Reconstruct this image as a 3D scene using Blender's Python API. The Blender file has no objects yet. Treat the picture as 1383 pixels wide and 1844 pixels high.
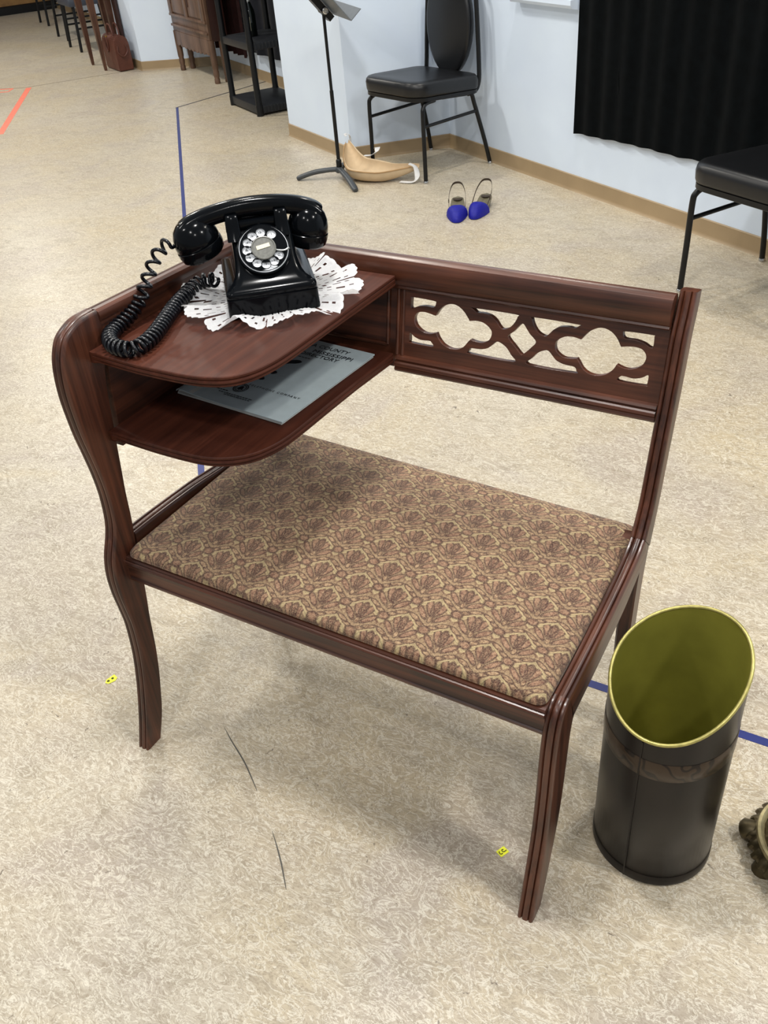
import bpy, bmesh, math, random
from mathutils import Vector, Matrix
random.seed(7)
PI = math.pi
S = bpy.context.scene
COL = S.collection

# ------------------------------------------------------------------ camera
cam_d = bpy.data.cameras.new('camera'); cam = bpy.data.objects.new('camera', cam_d); COL.objects.link(cam)
YAW, PITCH, ROLL = 0.5829, 0.6354, -0.0952
fwd = Vector((-math.sin(YAW)*math.cos(PITCH), math.cos(YAW)*math.cos(PITCH), -math.sin(PITCH)))
r0 = Vector((math.cos(YAW), math.sin(YAW), 0)); u0 = r0.cross(fwd)
rt = r0*math.cos(ROLL) + u0*math.sin(ROLL); up = -r0*math.sin(ROLL) + u0*math.cos(ROLL)
cam.matrix_world = Matrix(((rt.x, up.x, -fwd.x, 1.0235), (rt.y, up.y, -fwd.y, -0.7431), (rt.z, up.z, -fwd.z, 1.3331), (0, 0, 0, 1)))
cam_d.sensor_fit = 'VERTICAL'; cam_d.sensor_height = 36.0; cam_d.sensor_width = 27.0
cam_d.lens = 1601.5/1844*36.0
cam_d.clip_start = 0.02
S.camera = cam

# ------------------------------------------------------------------ light
world = bpy.data.worlds.new('world'); S.world = world; world.use_nodes = True
bg = world.node_tree.nodes['Background']
bg.inputs['Color'].default_value = (0.93, 0.97, 1.0, 1); bg.inputs['Strength'].default_value = 0.36
S.view_settings.view_transform = 'Standard'; S.view_settings.look = 'None'
S.view_settings.gamma = 1.0; S.view_settings.use_curve_mapping = False
S.view_settings.exposure = 0.0
def lamp(x, y, z, w, size=0.22, col=(1, .98, .95)):
    l = bpy.data.lights.new('ceiling_downlight', 'AREA'); l.shape = 'DISK'; l.size = size; l.energy = w; l.color = col
    o = bpy.data.objects.new('ceiling_downlight', l); o.location = (x, y, z); COL.objects.link(o)
for x, y, w in ((-0.9, 1.5, 40), (0.25, 0.35, 54), (0.4, -1.3, 30), (-1.3, -0.7, 26), (-2.6, 2.7, 52), (1.5, 1.7, 36), (-4.6, 3.6, 72), (-0.4, 2.9, 36),
                (-7.0, 5.2, 74), (-3.2, 0.9, 44), (2.3, 0.2, 66), (-6.4, 2.6, 54), (1.7, -1.6, 34), (3.6, 1.6, 50)):
    lamp(x, y, 2.75, w*.53, .22, (1, .95, .855) if y > .8 else (1, .98, .95))

# ------------------------------------------------------------------ material helpers
class N:
    """tiny expression builder for shader math"""
    def __init__(s, nt, sock): s.nt, s.s = nt, sock
    def _m(s, op, *a):
        n = s.nt.nodes.new('ShaderNodeMath'); n.operation = op
        for i, v in enumerate((s,)+a):
            if isinstance(v, N): s.nt.links.new(v.s, n.inputs[i])
            else: n.inputs[i].default_value = v
        return N(s.nt, n.outputs[0])
    def __add__(s, o): return s._m('ADD', o)
    __radd__ = __add__
    def __sub__(s, o): return s._m('SUBTRACT', o)
    def __rsub__(s, o): return (s*-1.0)._m('ADD', o)
    def __mul__(s, o): return s._m('MULTIPLY', o)
    __rmul__ = __mul__
    def __truediv__(s, o): return s._m('DIVIDE', o)
    def f(s, op, *a): return s._m(op, *a)
    def abs(s): return s._m('ABSOLUTE')
    def fract(s): return s._m('FRACT')
    def floor(s): return s._m('FLOOR')
    def min(s, o): return s._m('MINIMUM', o)
    def max(s, o): return s._m('MAXIMUM', o)
    def sqrt(s): return s._m('SQRT')
    def sin(s): return s._m('SINE')
    def lin(s, a, b, c=0., d=1.):
        n = s.nt.nodes.new('ShaderNodeMapRange'); n.clamp = True
        s.nt.links.new(s.s, n.inputs['Value'])
        for k, v in zip(('From Min', 'From Max', 'To Min', 'To Max'), (a, b, c, d)): n.inputs[k].default_value = v
        return N(s.nt, n.outputs[0])
def new_mat(name):
    m = bpy.data.materials.new(name); m.use_nodes = True
    return m, m.node_tree, m.node_tree.nodes['Principled BSDF']
def setp(b, **k):
    names = dict(rough='Roughness', metal='Metallic', coat='Coat Weight', coatr='Coat Roughness', sheen='Sheen Weight', spec='Specular IOR Level')
    for a, v in k.items(): b.inputs[names[a]].default_value = v
def texco(nt, scale=(1, 1, 1), rot=(0, 0, 0), out='Object'):
    t = nt.nodes.new('ShaderNodeTexCoord'); mp = nt.nodes.new('ShaderNodeMapping')
    mp.inputs['Scale'].default_value = scale; mp.inputs['Rotation'].default_value = rot
    nt.links.new(t.outputs[out], mp.inputs['Vector']); return mp.outputs[0]
def noise(nt, vec, scale=5., detail=4., rough=.5, dist=0.):
    n = nt.nodes.new('ShaderNodeTexNoise'); nt.links.new(vec, n.inputs['Vector'])
    n.inputs['Scale'].default_value = scale; n.inputs['Detail'].default_value = detail
    n.inputs['Roughness'].default_value = rough; n.inputs['Distortion'].default_value = dist
    return N(nt, n.outputs[0])
def mix(nt, f, a, b):
    n = nt.nodes.new('ShaderNodeMix'); n.data_type = 'RGBA'
    if isinstance(f, N): nt.links.new(f.s, n.inputs[0])
    else: n.inputs[0].default_value = f
    for v, i in ((a, 6), (b, 7)):
        if isinstance(v, tuple): n.inputs[i].default_value = v if len(v) == 4 else v+(1,)
        else: nt.links.new(v, n.inputs[i])
    return n.outputs[2]
def bump(nt, b, h, strength=.3, dist=.001):
    n = nt.nodes.new('ShaderNodeBump'); n.inputs['Strength'].default_value = strength; n.inputs['Distance'].default_value = dist
    nt.links.new(h.s, n.inputs['Height']); nt.links.new(n.outputs[0], b.inputs['Normal'])
def srgb(r, g, b):
    f = lambda c: (c/255/12.92) if c/255 <= .04045 else ((c/255+.055)/1.055)**2.4
    return (f(r), f(g), f(b), 1)
def plain(name, c, rough=.5, metal=0., var=.12, scale=30., coat=0., bmp=0., **k):
    m, nt, b = new_mat(name)
    nz = noise(nt, texco(nt), scale, 5.)
    lo = tuple(v*(1-var) for v in c[:3])+(1,); hi = tuple(min(1, v*(1+var)) for v in c[:3])+(1,)
    nt.links.new(mix(nt, nz.lin(.3, .7), lo, hi), b.inputs['Base Color'])
    setp(b, rough=rough, metal=metal, coat=coat, **k)
    if bmp: bump(nt, b, nz, bmp)
    return m
def wood(name, axis, dark, light, rough=.33, coat=.14, sc=1.):
    m, nt, b = new_mat(name)
    s = [70*sc]*3; s[axis] = 2.2*sc
    v = texco(nt, tuple(s))
    g = noise(nt, v, 1.0, 6, .6, .2)
    s2 = [260*sc]*3; s2[axis] = 7*sc
    g2 = noise(nt, texco(nt, tuple(s2)), 1.0, 3, .6)
    big = noise(nt, texco(nt), 7., 2.)
    k = (g*.65+g2*.2+big*.35).lin(.45, .78)
    c = mix(nt, k, dark, light)
    nt.links.new(c, b.inputs['Base Color'])
    setp(b, rough=rough, coat=coat, coatr=.18)
    nt.links.new((g2*.18+rough-.06).s, b.inputs['Roughness'])
    bump(nt, b, g2, .12, .0006)
    return m
M = {}
WD, WL = srgb(42, 21, 14), srgb(102, 57, 38)
for i, a in enumerate('xyz'): M['wood_'+a] = wood('mahogany_'+a, i, WD, WL)
M['wood_dark'] = wood('mahogany_shelf', 1, srgb(54, 25, 17), srgb(86, 45, 31), .5, .0)
M['wood_dark'].node_tree.nodes['Principled BSDF'].inputs['Specular IOR Level'].default_value = .18
M['black_gloss'] = plain('black_bakelite', srgb(8, 10, 13), .15, var=.2, spec=.15)
M['black_coil'] = plain('black_cord_rubber', srgb(9, 11, 17), .26, var=.2)
M['black_vinyl'] = plain('black_vinyl', srgb(13, 14, 17), .36, var=.15, scale=120, bmp=.05)
M['black_metal'] = plain('black_metal', srgb(13, 14, 16), .36, var=.15, spec=.35)
M['black_plastic'] = plain('black_plastic', srgb(26, 29, 34), .45, var=.15)
M['grey_metal'] = plain('grey_stand_metal', srgb(62, 66, 70), .4, var=.12)
M['desk_metal'] = plain('slate_desk_metal', srgb(96, 102, 108), .45, var=.08)
M['chrome'] = plain('chrome', srgb(200, 200, 200), .2, 1.)
M['white_plastic'] = plain('white_plastic', srgb(232, 234, 236), .4, var=.04)
M['dial_white'] = plain('dial_white', srgb(236, 239, 243), .35, var=.05)
M['dial_grey'] = plain('dial_grey', srgb(112, 112, 106), .3, var=.2, scale=300)
M['cream'] = plain('cream_paper', srgb(232, 226, 196), .6, var=.05)
M['ink'] = plain('ink', srgb(38, 42, 48), .6)
M['ink_yellow'] = plain('marker_ink', srgb(60, 62, 10), .6)
M['book'] = plain('pale_blue_paper', srgb(186, 200, 204), .6, var=.04, scale=60)
M['pages'] = plain('book_pages', srgb(205, 208, 204), .7, var=.08)
M['lace'] = plain('white_cotton', srgb(250, 251, 252), .85, var=.05, scale=400, bmp=.3)
M['wall'] = plain('wall_paint', srgb(222, 236, 255), .6, var=.02, scale=6)
M['baseboard'] = plain('tan_vinyl_baseboard', srgb(160, 138, 106), .45, var=.06, scale=8)
M['curtain'] = plain('black_velvet', srgb(9, 14, 17), .95, var=.3, scale=25, sheen=.05, spec=.1)
M['navy_cloth'] = plain('navy_cloth', srgb(14, 20, 36), .9, var=.3, scale=25, sheen=.15)
M['maroon'] = plain('maroon_cloth', srgb(46, 12, 12), .9, var=.3, scale=25)
M['blue'] = plain('blue_satin', srgb(46, 48, 190), .5, var=.1, scale=200)
M['insole'] = plain('insole', srgb(104, 98, 78), .5, var=.15, scale=60)
M['strap'] = plain('dark_strap', srgb(62, 50, 38), .45)
M['nude'] = plain('tan_padding', srgb(204, 180, 146), .7, var=.06, scale=30)
M['piping'] = plain('tan_piping', srgb(176, 142, 100), .7, var=.05)
M['elastic'] = plain('white_elastic', srgb(228, 228, 228), .7, var=.04)
M['tape_blue'] = plain('blue_tape', srgb(30, 42, 110), .45, var=.1)
M['tape_dark'] = plain('dark_seam', srgb(52, 54, 62), .5, var=.1)
M['seam'] = plain('floor_seam', srgb(130, 118, 100), .5, var=.1)
M['tape_red'] = plain('coral_tape', srgb(240, 124, 100), .5, var=.08)
M['sticker'] = plain('yellow_label', srgb(238, 240, 60), .5, var=.05, scale=200)
M['scuff'] = plain('scuff', srgb(84, 80, 72), .6)
M['leather'] = plain('brown_leather', srgb(92, 52, 40), .5, var=.2, scale=25, bmp=.1)
M['brass'] = plain('brass', srgb(196, 160, 90), .3, .9)
M['cab'] = wood('cabinet_oak', 2, srgb(70, 48, 36), srgb(122, 94, 76), .45, .1, .6)
M['cab_dark'] = wood('cabinet_side', 2, srgb(36, 14, 11), srgb(62, 28, 22), .45, .1, .6)
M['pole_wood'] = wood('table_leg_wood', 2, srgb(58, 34, 24), srgb(104, 68, 50), .4, .2)
M['far_wood'] = wood('far_panel_wood', 0, srgb(128, 92, 48), srgb(160, 120, 66), .5, .1, .3)
M['slate_vinyl'] = plain('slate_vinyl', srgb(62, 68, 80), .45, var=.1)
M['bottle'] = plain('dark_green_glass', srgb(8, 14, 10), .08, coat=.5)
M['label_paper'] = plain('label_paper', srgb(170, 168, 150), .6)
M['silver_foil'] = plain('silver_foil', srgb(205, 208, 205), .3, .6)
M['bronze'] = plain('aged_bronze', srgb(84, 74, 52), .42, .7, var=.35, scale=60, bmp=.3)
M['bronze_hi'] = plain('worn_bronze', srgb(158, 146, 108), .4, .55, var=.25, scale=80)
M['olive'] = plain('olive_lacquer', srgb(150, 146, 62), .32, .3, var=.1, scale=20)
M['gold_rim'] = plain('gold_rim', srgb(176, 166, 98), .32, .5, var=.25, scale=90)

def scuttle_mat():
    m, nt, b = new_mat('brown_black_tin')
    nz = noise(nt, texco(nt, (3, 3, 1)), 6, 5)
    c = mix(nt, nz.lin(.35, .7), srgb(20, 17, 16), srgb(36, 30, 26))
    nt.links.new(c, b.inputs['Base Color']); setp(b, rough=.32, metal=.0, spec=.24)
    return m
M['tin'] = scuttle_mat()
def band_mat():
    m, nt, b = new_mat('engraved_band')
    v = texco(nt)
    w = nt.nodes.new('ShaderNodeTexWave'); nt.links.new(v, w.inputs['Vector']); w.bands_direction = 'DIAGONAL'
    w.inputs['Scale'].default_value = 14; w.inputs['Distortion'].default_value = 9; w.inputs['Detail'].default_value = 1.; w.inputs['Detail Scale'].default_value = 2.2
    f = N(nt, w.outputs[1])
    nt.links.new(mix(nt, f.lin(.06, .2), srgb(34, 27, 22), srgb(64, 51, 39)), b.inputs['Base Color'])
    setp(b, rough=.35, metal=.4); bump(nt, b, f, .4, .001)
    return m
M['band'] = band_mat()

def floor_mat():
    m, nt, b = new_mat('marbled_linoleum')
    v = texco(nt)
    vs = texco(nt, (1., 1.9, 1.), (0, 0, .55))
    big = noise(nt, v, .9, 3, .55, .4)
    mid = noise(nt, vs, 7., 5, .62, 1.6)
    fine = noise(nt, vs, 17., 5, .6, 3.2)
    fine2 = noise(nt, vs, 25., 4, .6, 4.0)
    fine3 = noise(nt, vs, 36., 5, .62, 3.0)
    patch = noise(nt, v, 2.6, 4, .6, .8)
    base = mix(nt, big.lin(.35, .65), srgb(185, 169, 140), srgb(190, 180, 163))
    base = mix(nt, patch.lin(.50, .64, 0, .8), base, srgb(172, 160, 148))
    base = mix(nt, patch.lin(.32, .46, .6, 0), base, srgb(194, 178, 146))
    base = mix(nt, mid.lin(.48, .68, 0, .6), base, srgb(154, 142, 122))
    base = mix(nt, fine3.lin(.52, .66, 0, .55), base, srgb(158, 146, 126))
    base = mix(nt, (fine-.5).abs().lin(.0, .045, .8, 0), base, srgb(224, 217, 200))
    base = mix(nt, (fine2-.55).abs().lin(.0, .035, .7, 0), base, srgb(136, 120, 98))
    base = mix(nt, (fine3-.42).abs().lin(.0, .03, .5, 0), base, srgb(216, 206, 184))
    spk = noise(nt, v, 60., 2, .5, 1.)
    base = mix(nt, spk.lin(.72, .76, 0, .8), base, srgb(104, 92, 78))
    nt.links.new(base, b.inputs['Base Color'])
    nt.links.new((mid*.22+.26).s, b.inputs['Roughness'])
    setp(b, spec=.45)
    return m
M['floor'] = floor_mat()

def fabric_mat():
    """woven tapestry: half-drop ogee lattice with a tulip-like flower in every cell"""
    m, nt, b = new_mat('floral_tapestry')
    t = nt.nodes.new('ShaderNodeTexCoord'); sx = nt.nodes.new('ShaderNodeSeparateXYZ')
    wob = nt.nodes.new('ShaderNodeTexNoise'); wob.inputs['Scale'].default_value = 90; nt.links.new(t.outputs['Object'], wob.inputs['Vector'])
    nt.links.new(t.outputs['Object'], sx.inputs[0])
    wv = (N(nt, wob.outputs[0])-.5)*.0035
    X = (N(nt, sx.outputs[0])-.0)/.067+wv*10; Y = (N(nt, sx.outputs[1])-.02)/.087+wv*8
    # nearest lattice centre (rectangular or half-drop)
    ax = (X+.5).fract()-.5; ay = (Y+.5).fract()-.5
    bx = X.fract()-.5; by = Y.fract()-.5
    da = ax*ax*.62+ay*ay; db = bx*bx*.62+by*by
    sel = da.f('LESS_THAN', db)
    u = ax*sel+bx*(1.-sel); v = ay*sel+by*(1.-sel)
    u = u*.067; v = v*.087          # metres, flower axis = +v
    au = u.abs()
    def ell(cx, cy, rx, ry, ang, sym=True):
        c, s = math.cos(ang), math.sin(ang)
        p = (au if sym else u)-cx; q = v-cy
        a = (p*c+q*s)/rx; e = (q*c-p*s)/ry
        return (a*a+e*e).sqrt()-1.
    d = da.min(db)
    petals = [ell(0, .0165, .0058, .0125, 0), ell(.0088, .0165, .0054, .0155, -.42), ell(.0165, .0035, .0044, .0140, -.80),
              ell(.0225, -.0085, .0036, .0105, -1.15), ell(.0, -.0045, .0036, .0062, 0), ell(.0105, -.0165, .0034, .0075, -1.2), ell(.0, -.0245, .0085, .0066, 0)]
    P = petals[0]
    for q in petals[1:]: P = P.min(q)
    line = petals[0].abs()
    for q in petals[1:]: line = line.min(q.abs())
    curl = (ell(.0265, .0015, .0042, .0046, 0).abs()).lin(.05, .45, 1, 0)*v.lin(-.002, .001)
    hang = (da-db).abs()
    ogee = hang.lin(.0, .055, 1, 0)
    thr = N(nt, noise(nt, t.outputs['Object'], 700, 2).s)
    seed = N(nt, noise(nt, t.outputs['Object'], 380, 2).s)
    tan, tan2 = srgb(160, 134, 100), srgb(124, 98, 72)
    base = mix(nt, seed.lin(.35, .65), tan2, tan)
    base = mix(nt, hang.lin(.025, .06, 1, 0)*.9, base, srgb(176, 156, 114))
    base = mix(nt, hang.lin(.0, .012, .8, 0), base, srgb(106, 100, 68))
    base = mix(nt, hang.lin(.052, .066, 0, 1)*hang.lin(.066, .09, 1, 0)*.85, base, srgb(92, 62, 44))
    pn = noise(nt, t.outputs['Object'], 210, 2)
    pet = mix(nt, pn.lin(.36, .62), srgb(106, 74, 54), srgb(170, 140, 106))
    base = mix(nt, P.lin(-.02, .02, 1, 0), base, pet)
    core = petals[0].min(petals[1]).min(petals[2]).min(petals[6])
    base = mix(nt, core.lin(-.02, .02, 1, 0), base, mix(nt, pn.lin(.36, .62), srgb(102, 64, 49), srgb(154, 118, 92)))
    base = mix(nt, line.lin(.09, .36, .97, 0), base, srgb(60, 28, 22))
    base = mix(nt, curl*.85, base, srgb(80, 42, 32))
    base = mix(nt, ell(0, .022, .0075, .0085, 0).lin(-.3, .1, 1, 0)*(seed-.5).abs().lin(.02, .09, .95, 0), base, srgb(60, 24, 18))
    vein = noise(nt, t.outputs['Object'], 230, 3, .6, 1.5)
    base = mix(nt, (vein-.5).abs().lin(.0, .04, .6, 0), base, srgb(74, 42, 31))
    base = mix(nt, (vein-.58).abs().lin(.0, .03, .4, 0), base, srgb(196, 168, 130))
    base = mix(nt, thr.lin(.45, .7, 0, .3), base, srgb(206, 182, 144))
    nt.links.new(base, b.inputs['Base Color']); setp(b, rough=.85, sheen=.15)
    bump(nt, b, thr+line.lin(0, .25)*.8, .35, .0008)
    return m
M['fabric'] = fabric_mat()

# ------------------------------------------------------------------ object helpers
def place(o, parent):
    """meshes are written in world coordinates; parented ones are shifted into the parent's frame"""
    COL.objects.link(o)
    if parent is not None:
        o.parent = parent
        base = parent
        mt = Matrix.Identity(4); chain = []
        while base is not None: chain.append(base); base = base.parent
        for q in reversed(chain): mt = mt @ (Matrix.Translation(q.location) @ q.rotation_euler.to_matrix().to_4x4())
        o.data.transform(mt.inverted())
    return o
def obj(name, bm, mat, parent=None, smooth=40, local=False, label=None):
    me = bpy.data.meshes.new(name)
    if isinstance(bm, bmesh.types.BMesh):
        bmesh.ops.recalc_face_normals(bm, faces=bm.faces[:]); bm.to_mesh(me); bm.free()
    else: me = bm; me.name = name
    if mat: me.materials.clear(); me.materials.append(M[mat])
    if smooth:
        me.shade_smooth(); me.set_sharp_from_angle(angle=math.radians(smooth))
    o = bpy.data.objects.new(name, me)
    if local:
        COL.objects.link(o); o.parent = parent
    else: place(o, parent)
    if label: o['label'] = label
    return o
def tag(o, label, cat, group=None, kind=None):
    o['label'] = label; o['category'] = cat
    if group: o['group'] = group
    if kind: o['kind'] = kind
    return o
def thing(name, label, cat, loc, rz=0., group=None):
    o = bpy.data.objects.new(name, None); o.empty_display_size = .05; COL.objects.link(o)
    o.location = loc; o.rotation_euler = (0, 0, rz)
    return tag(o, label, cat, group)
def struct(name, bm, mat, parent=None, smooth=30):
    o = obj(name, bm, mat, parent, smooth)
    if parent is None: o['kind'] = 'structure'
    return o
def BM(): return bmesh.new()
def box(bm, c, s, rot=None, bev=0., seg=2):
    r = bmesh.ops.create_cube(bm, size=1.)
    vs = r['verts']
    bmesh.ops.scale(bm, vec=s, verts=vs)
    if bev:
        es = list({e for v in vs for e in v.link_edges})
        rr = bmesh.ops.bevel(bm, geom=es, offset=bev, segments=seg, affect='EDGES', profile=.6)
        vs = list({v for f in rr['faces'] for v in f.verts} | {v for v in vs if v.is_valid})
    if rot is not None: bmesh.ops.rotate(bm, cent=(0, 0, 0), matrix=rot, verts=vs)
    bmesh.ops.translate(bm, vec=c, verts=vs)
    return bm
def catmull(pts, n=6, closed=False):
    P = [Vector(p) for p in pts]; L = len(P); out = []
    rng = range(L if closed else L-1)
    for i in rng:
        if closed: a, b, c, d = P[(i-1) % L], P[i], P[(i+1) % L], P[(i+2) % L]
        else: a, b, c, d = P[max(i-1, 0)], P[i], P[i+1], P[min(i+2, L-1)]
        for k in range(n):
            t = k/n
            out.append(.5*((2*b)+(c-a)*t+(2*a-5*b+4*c-d)*t*t+(3*b-a-3*c+d)*t*t*t))
    if not closed: out.append(P[-1].copy())
    return out
def loft(bm, rings, closed=True, cap=True):
    R = [[bm.verts.new(p) for p in r] for r in rings]
    n = len(R[0])
    for a, b in zip(R, R[1:]):
        for i in range(n if closed else n-1):
            j = (i+1) % n
            try: bm.faces.new((a[i], a[j], b[j], b[i]))
            except ValueError: pass
    if cap and closed:
        bm.faces.new(R[0][::-1]); bm.faces.new(R[-1])
    return R
def frames(path):
    P = [Vector(p) for p in path]; out = []
    t0 = (P[1]-P[0]).normalized()
    ref = Vector((0, 0, 1)) if abs(t0.z) < .9 else Vector((1, 0, 0))
    nn = (ref-t0*ref.dot(t0)).normalized()
    for i, p in enumerate(P):
        t = (P[min(i+1, len(P)-1)]-P[max(i-1, 0)])
        t = t.normalized() if t.length > 1e-9 else t0
        nn = (nn-t*nn.dot(t))
        nn = nn.normalized() if nn.length > 1e-6 else t.orthogonal().normalized()
        out.append((p, t, nn, t.cross(nn))); t0 = t
    return out
def tube(bm, path, r, seg=10, cap=True, flat=1.):
    fr = frames(path); n = len(fr); rings = []
    for i, (p, t, a, b) in enumerate(fr):
        rr = r[i] if isinstance(r, (list, tuple)) else r
        rings.append([p+a*(rr*math.cos(2*PI*k/seg))+b*(rr*flat*math.sin(2*PI*k/seg)) for k in range(seg)])
    loft(bm, rings, True, cap); return bm
def lathe(bm, prof, seg=40, c=(0, 0, 0), mat=None, capb=False, capt=False):
    c = Vector(c); rings = []
    for r, z in prof:
        ring = [Vector((r*math.cos(2*PI*k/seg), r*math.sin(2*PI*k/seg), z)) for k in range(seg)]
        if mat is not None: ring = [mat @ q for q in ring]
        rings.append([q+c for q in ring])
    R = loft(bm, rings, True, False)
    if capb: bm.faces.new(R[0][::-1])
    if capt: bm.faces.new(R[-1])
    return bm
def prism(bm, pts, up, z=0.):
    """pts: planar loop of Vectors, up: extrusion vector"""
    a = [bm.verts.new(Vector(p)) for p in pts]; b = [bm.verts.new(Vector(p)+Vector(up)) for p in pts]
    n = len(a); bm.faces.new(a[::-1]); bm.faces.new(b)
    for i in range(n): bm.faces.new((a[i], a[(i+1) % n], b[(i+1) % n], b[i]))
    return bm
def curve_mesh(loops, depth, bevel=0., z=0., name='cut'):
    """filled 2D outline with holes -> mesh, in the XY plane, centred thickness 2*depth"""
    cu = bpy.data.curves.new(name, 'CURVE'); cu.dimensions = '2D'; cu.fill_mode = 'BOTH'; cu.extrude = depth; cu.bevel_depth = bevel; cu.bevel_resolution = 1
    for l in loops:
        sp = cu.splines.new('POLY'); sp.points.add(len(l)-1); sp.use_cyclic_u = True
        for p, q in zip(sp.points, l): p.co = (q[0], q[1], z, 1)
    o = bpy.data.objects.new(name, cu); COL.objects.link(o)
    dg = bpy.context.evaluated_depsgraph_get(); me = bpy.data.meshes.new_from_object(o.evaluated_get(dg))
    bpy.data.objects.remove(o); bpy.data.curves.remove(cu)
    return me
def text_mesh(s, size, extrude=.0002, align='LEFT', width=None, space=1.):
    cu = bpy.data.curves.new('txt', 'FONT'); cu.body = s; cu.size = size; cu.extrude = extrude; cu.align_x = align; cu.space_character = space; cu.resolution_u = 2
    o = bpy.data.objects.new('txt', cu); COL.objects.link(o)
    dg = bpy.context.evaluated_depsgraph_get(); me = bpy.data.meshes.new_from_object(o.evaluated_get(dg))
    bpy.data.objects.remove(o); bpy.data.curves.remove(cu)
    if width:
        xs = [v.co.x for v in me.vertices]; k = width/(max(xs)-min(xs)); x0 = min(xs)
        for v in me.vertices: v.co.x = (v.co.x-x0)*k
    return me

# ------------------------------------------------------------------ setting
TH = -.5305
D = Vector((math.cos(TH), math.sin(TH), 0)); NN = Vector((-math.sin(TH), math.cos(TH), 0)); O = Vector((-1.351, 3.85, 0))
def wp(t, n, z=0.): return O+D*t+NN*n+Vector((0, 0, z))
bm = BM()
prism(bm, [wp(-10.2, .9), wp(-10.2, -11), wp(8, -11), wp(8, .9)], (0, 0, -.04))
flo = struct('floor', bm, 'floor', None, 0)
H = 2.75
def wall(name, loop, mat='wall'):
    bm = BM(); prism(bm, [wp(*p) for p in loop], (0, 0, H)); return struct(name, bm, mat, None, 0)
wall('wall_right', [(-.02, .015), (8, .015), (8, .14), (-.02, .14)])
wall('wall_pillar', [(0, .02), (-.16, -.52), (-.935, -.535), (-.96, .02)])
wall('wall_alcove', [(-3.62, .03), (-.93, .03), (-.93, .15), (-3.62, .15)])
wall('wall_column', [(-3.6, .03), (-3.98, -.535), (-4.76, -.535), (-4.78, .03)])
wall('wall_back', [(-9.85, .03), (-4.7, .03), (-4.7, .15), (-9.85, .15)])
wall('wall_far', [(-9.75, .1), (-9.75, -7.5), (-9.9, -7.5), (-9.9, .1)], 'far_wood')
def skirting(name, pts, mat='baseboard', h=.07, th=.006):
    bm = BM()
    for a, b in zip(pts, pts[1:]):
        A, B = Vector(wp(*a)), Vector(wp(*b)); dd = (B-A).normalized(); pn = Vector((dd.y, -dd.x, 0))
        sec = [(0, 0), (th*2.2, 0), (th*1.3, .006), (th, .014), (th, h-.003), (th*.5, h), (0, h)]
        loft(bm, [[p+pn*x+Vector((0, 0, z)) for x, z in sec] for p in (A-dd*.003, B+dd*.003)], True, True)
    return struct(name, bm, mat, None, 30)
skirting('baseboard_right', [(.0, .015), (8, .015)])
skirting('baseboard_pillar', [(-.94, .02), (-.935, -.535), (-.16, -.52), (0, .015)])
skirting('baseboard_alcove', [(-3.6, .03), (-.94, .03)])
skirting('baseboard_column', [(-4.76, -.535), (-3.98, -.535), (-3.6, .03)])
skirting('baseboard_back', [(-9.75, .03), (-4.78, .03)])
bm = BM(); A = wp(-9.745, -7.5); B = wp(-9.745, .03)
loft(bm, [[p+D*x+Vector((0, 0, z)) for x, z in ((0, 0), (.02, 0), (.02, .09), (0, .1))] for p in (A, B)])
struct('baseboard_far', bm, 'black_metal')
# window sill on the right wall, behind the curtain
bm = BM(); prof = [(-.0, .745), (-.035, .752), (-.045, .765), (-.045, .785), (.015, .785), (.015, .745)]
loft(bm, [[wp(t, n, z) for n, z in prof] for t in (.62, 1.055)]); struct('trim_1', bm, 'wall')

# thin scratch lines on the linoleum belong to the floor
def ribbon(pts, w, z=.0008):
    bm = BM(); P = [Vector((p[0], p[1], 0)) for p in pts]; L, Rr = [], []
    for i, p in enumerate(P):
        t = (P[min(i+1, len(P)-1)]-P[max(i-1, 0)]).normalized(); q = Vector((-t.y, t.x, 0))
        ww = w[i] if isinstance(w, (list, tuple)) else w
        L.append(p+q*ww/2); Rr.append(p-q*ww/2)
    lo = [[a, b, b+Vector((0, 0, z)), a+Vector((0, 0, z))] for a, b in zip(L, Rr)]
    loft(bm, lo, True, True); return bm
for pts in ([(.096, .032), (.13, .012), (.18, -.015), (.215, -.038), (.242, -.057)], [(.315, -.111), (.338, -.130), (.365, -.154), (.385, -.174), (.399, -.188)]):
    c = catmull([(a, b, 0) for a, b in pts], 4)
    w = [.0022*math.sin(PI*(i+.6)/(len(c)+.2)) + .0004 for i in range(len(c))]
    obj('scuff_mark', ribbon(c, w, .0004), 'scuff', flo, 0)

# ------------------------------------------------------------------ tape on the floor
def tape(pts, w, mat, label, cat='tape', name='floor_tape'):
    o = obj(name, ribbon(pts, w, .0007), mat, None, 0); return tag(o, label, cat, 'tape strips on the floor')
tape([(-3.737, 4.321), (-.29, .448)], .018, 'tape_blue', 'long straight blue floor tape running from near the black shelf to behind the bench')
tape([(-.31, .440), (.4, .443), (1.012, .449), (1.9, .462)], .018, 'tape_blue', 'blue floor tape strip passing behind the metal bin and under the bench')
tape([(-3.745, 4.315), (-3.68, 4.68), (-3.55, 5.42)], .016, 'tape_dark', 'thin dark floor tape running from the blue tape corner to the black shelf')
tape([(-5.648, 4.657), (-4.542, 3.416)], .045, 'tape_red', 'slanting coral pink floor tape at the left edge')
tape([(-5.95, 4.53), (-5.78, 4.60), (-5.72, 4.50), (-5.9, 4.40)], .03, 'tape_red', 'small coral pink tape scrap by the seam at far left', name='tape_scrap')
obj('floor_seam', ribbon([(-7.2, 4.16), (-5.7, 4.64), (-5.237, 5.313), (-5.0, 5.66)], .014, .0006), 'seam', flo, 0)

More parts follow.
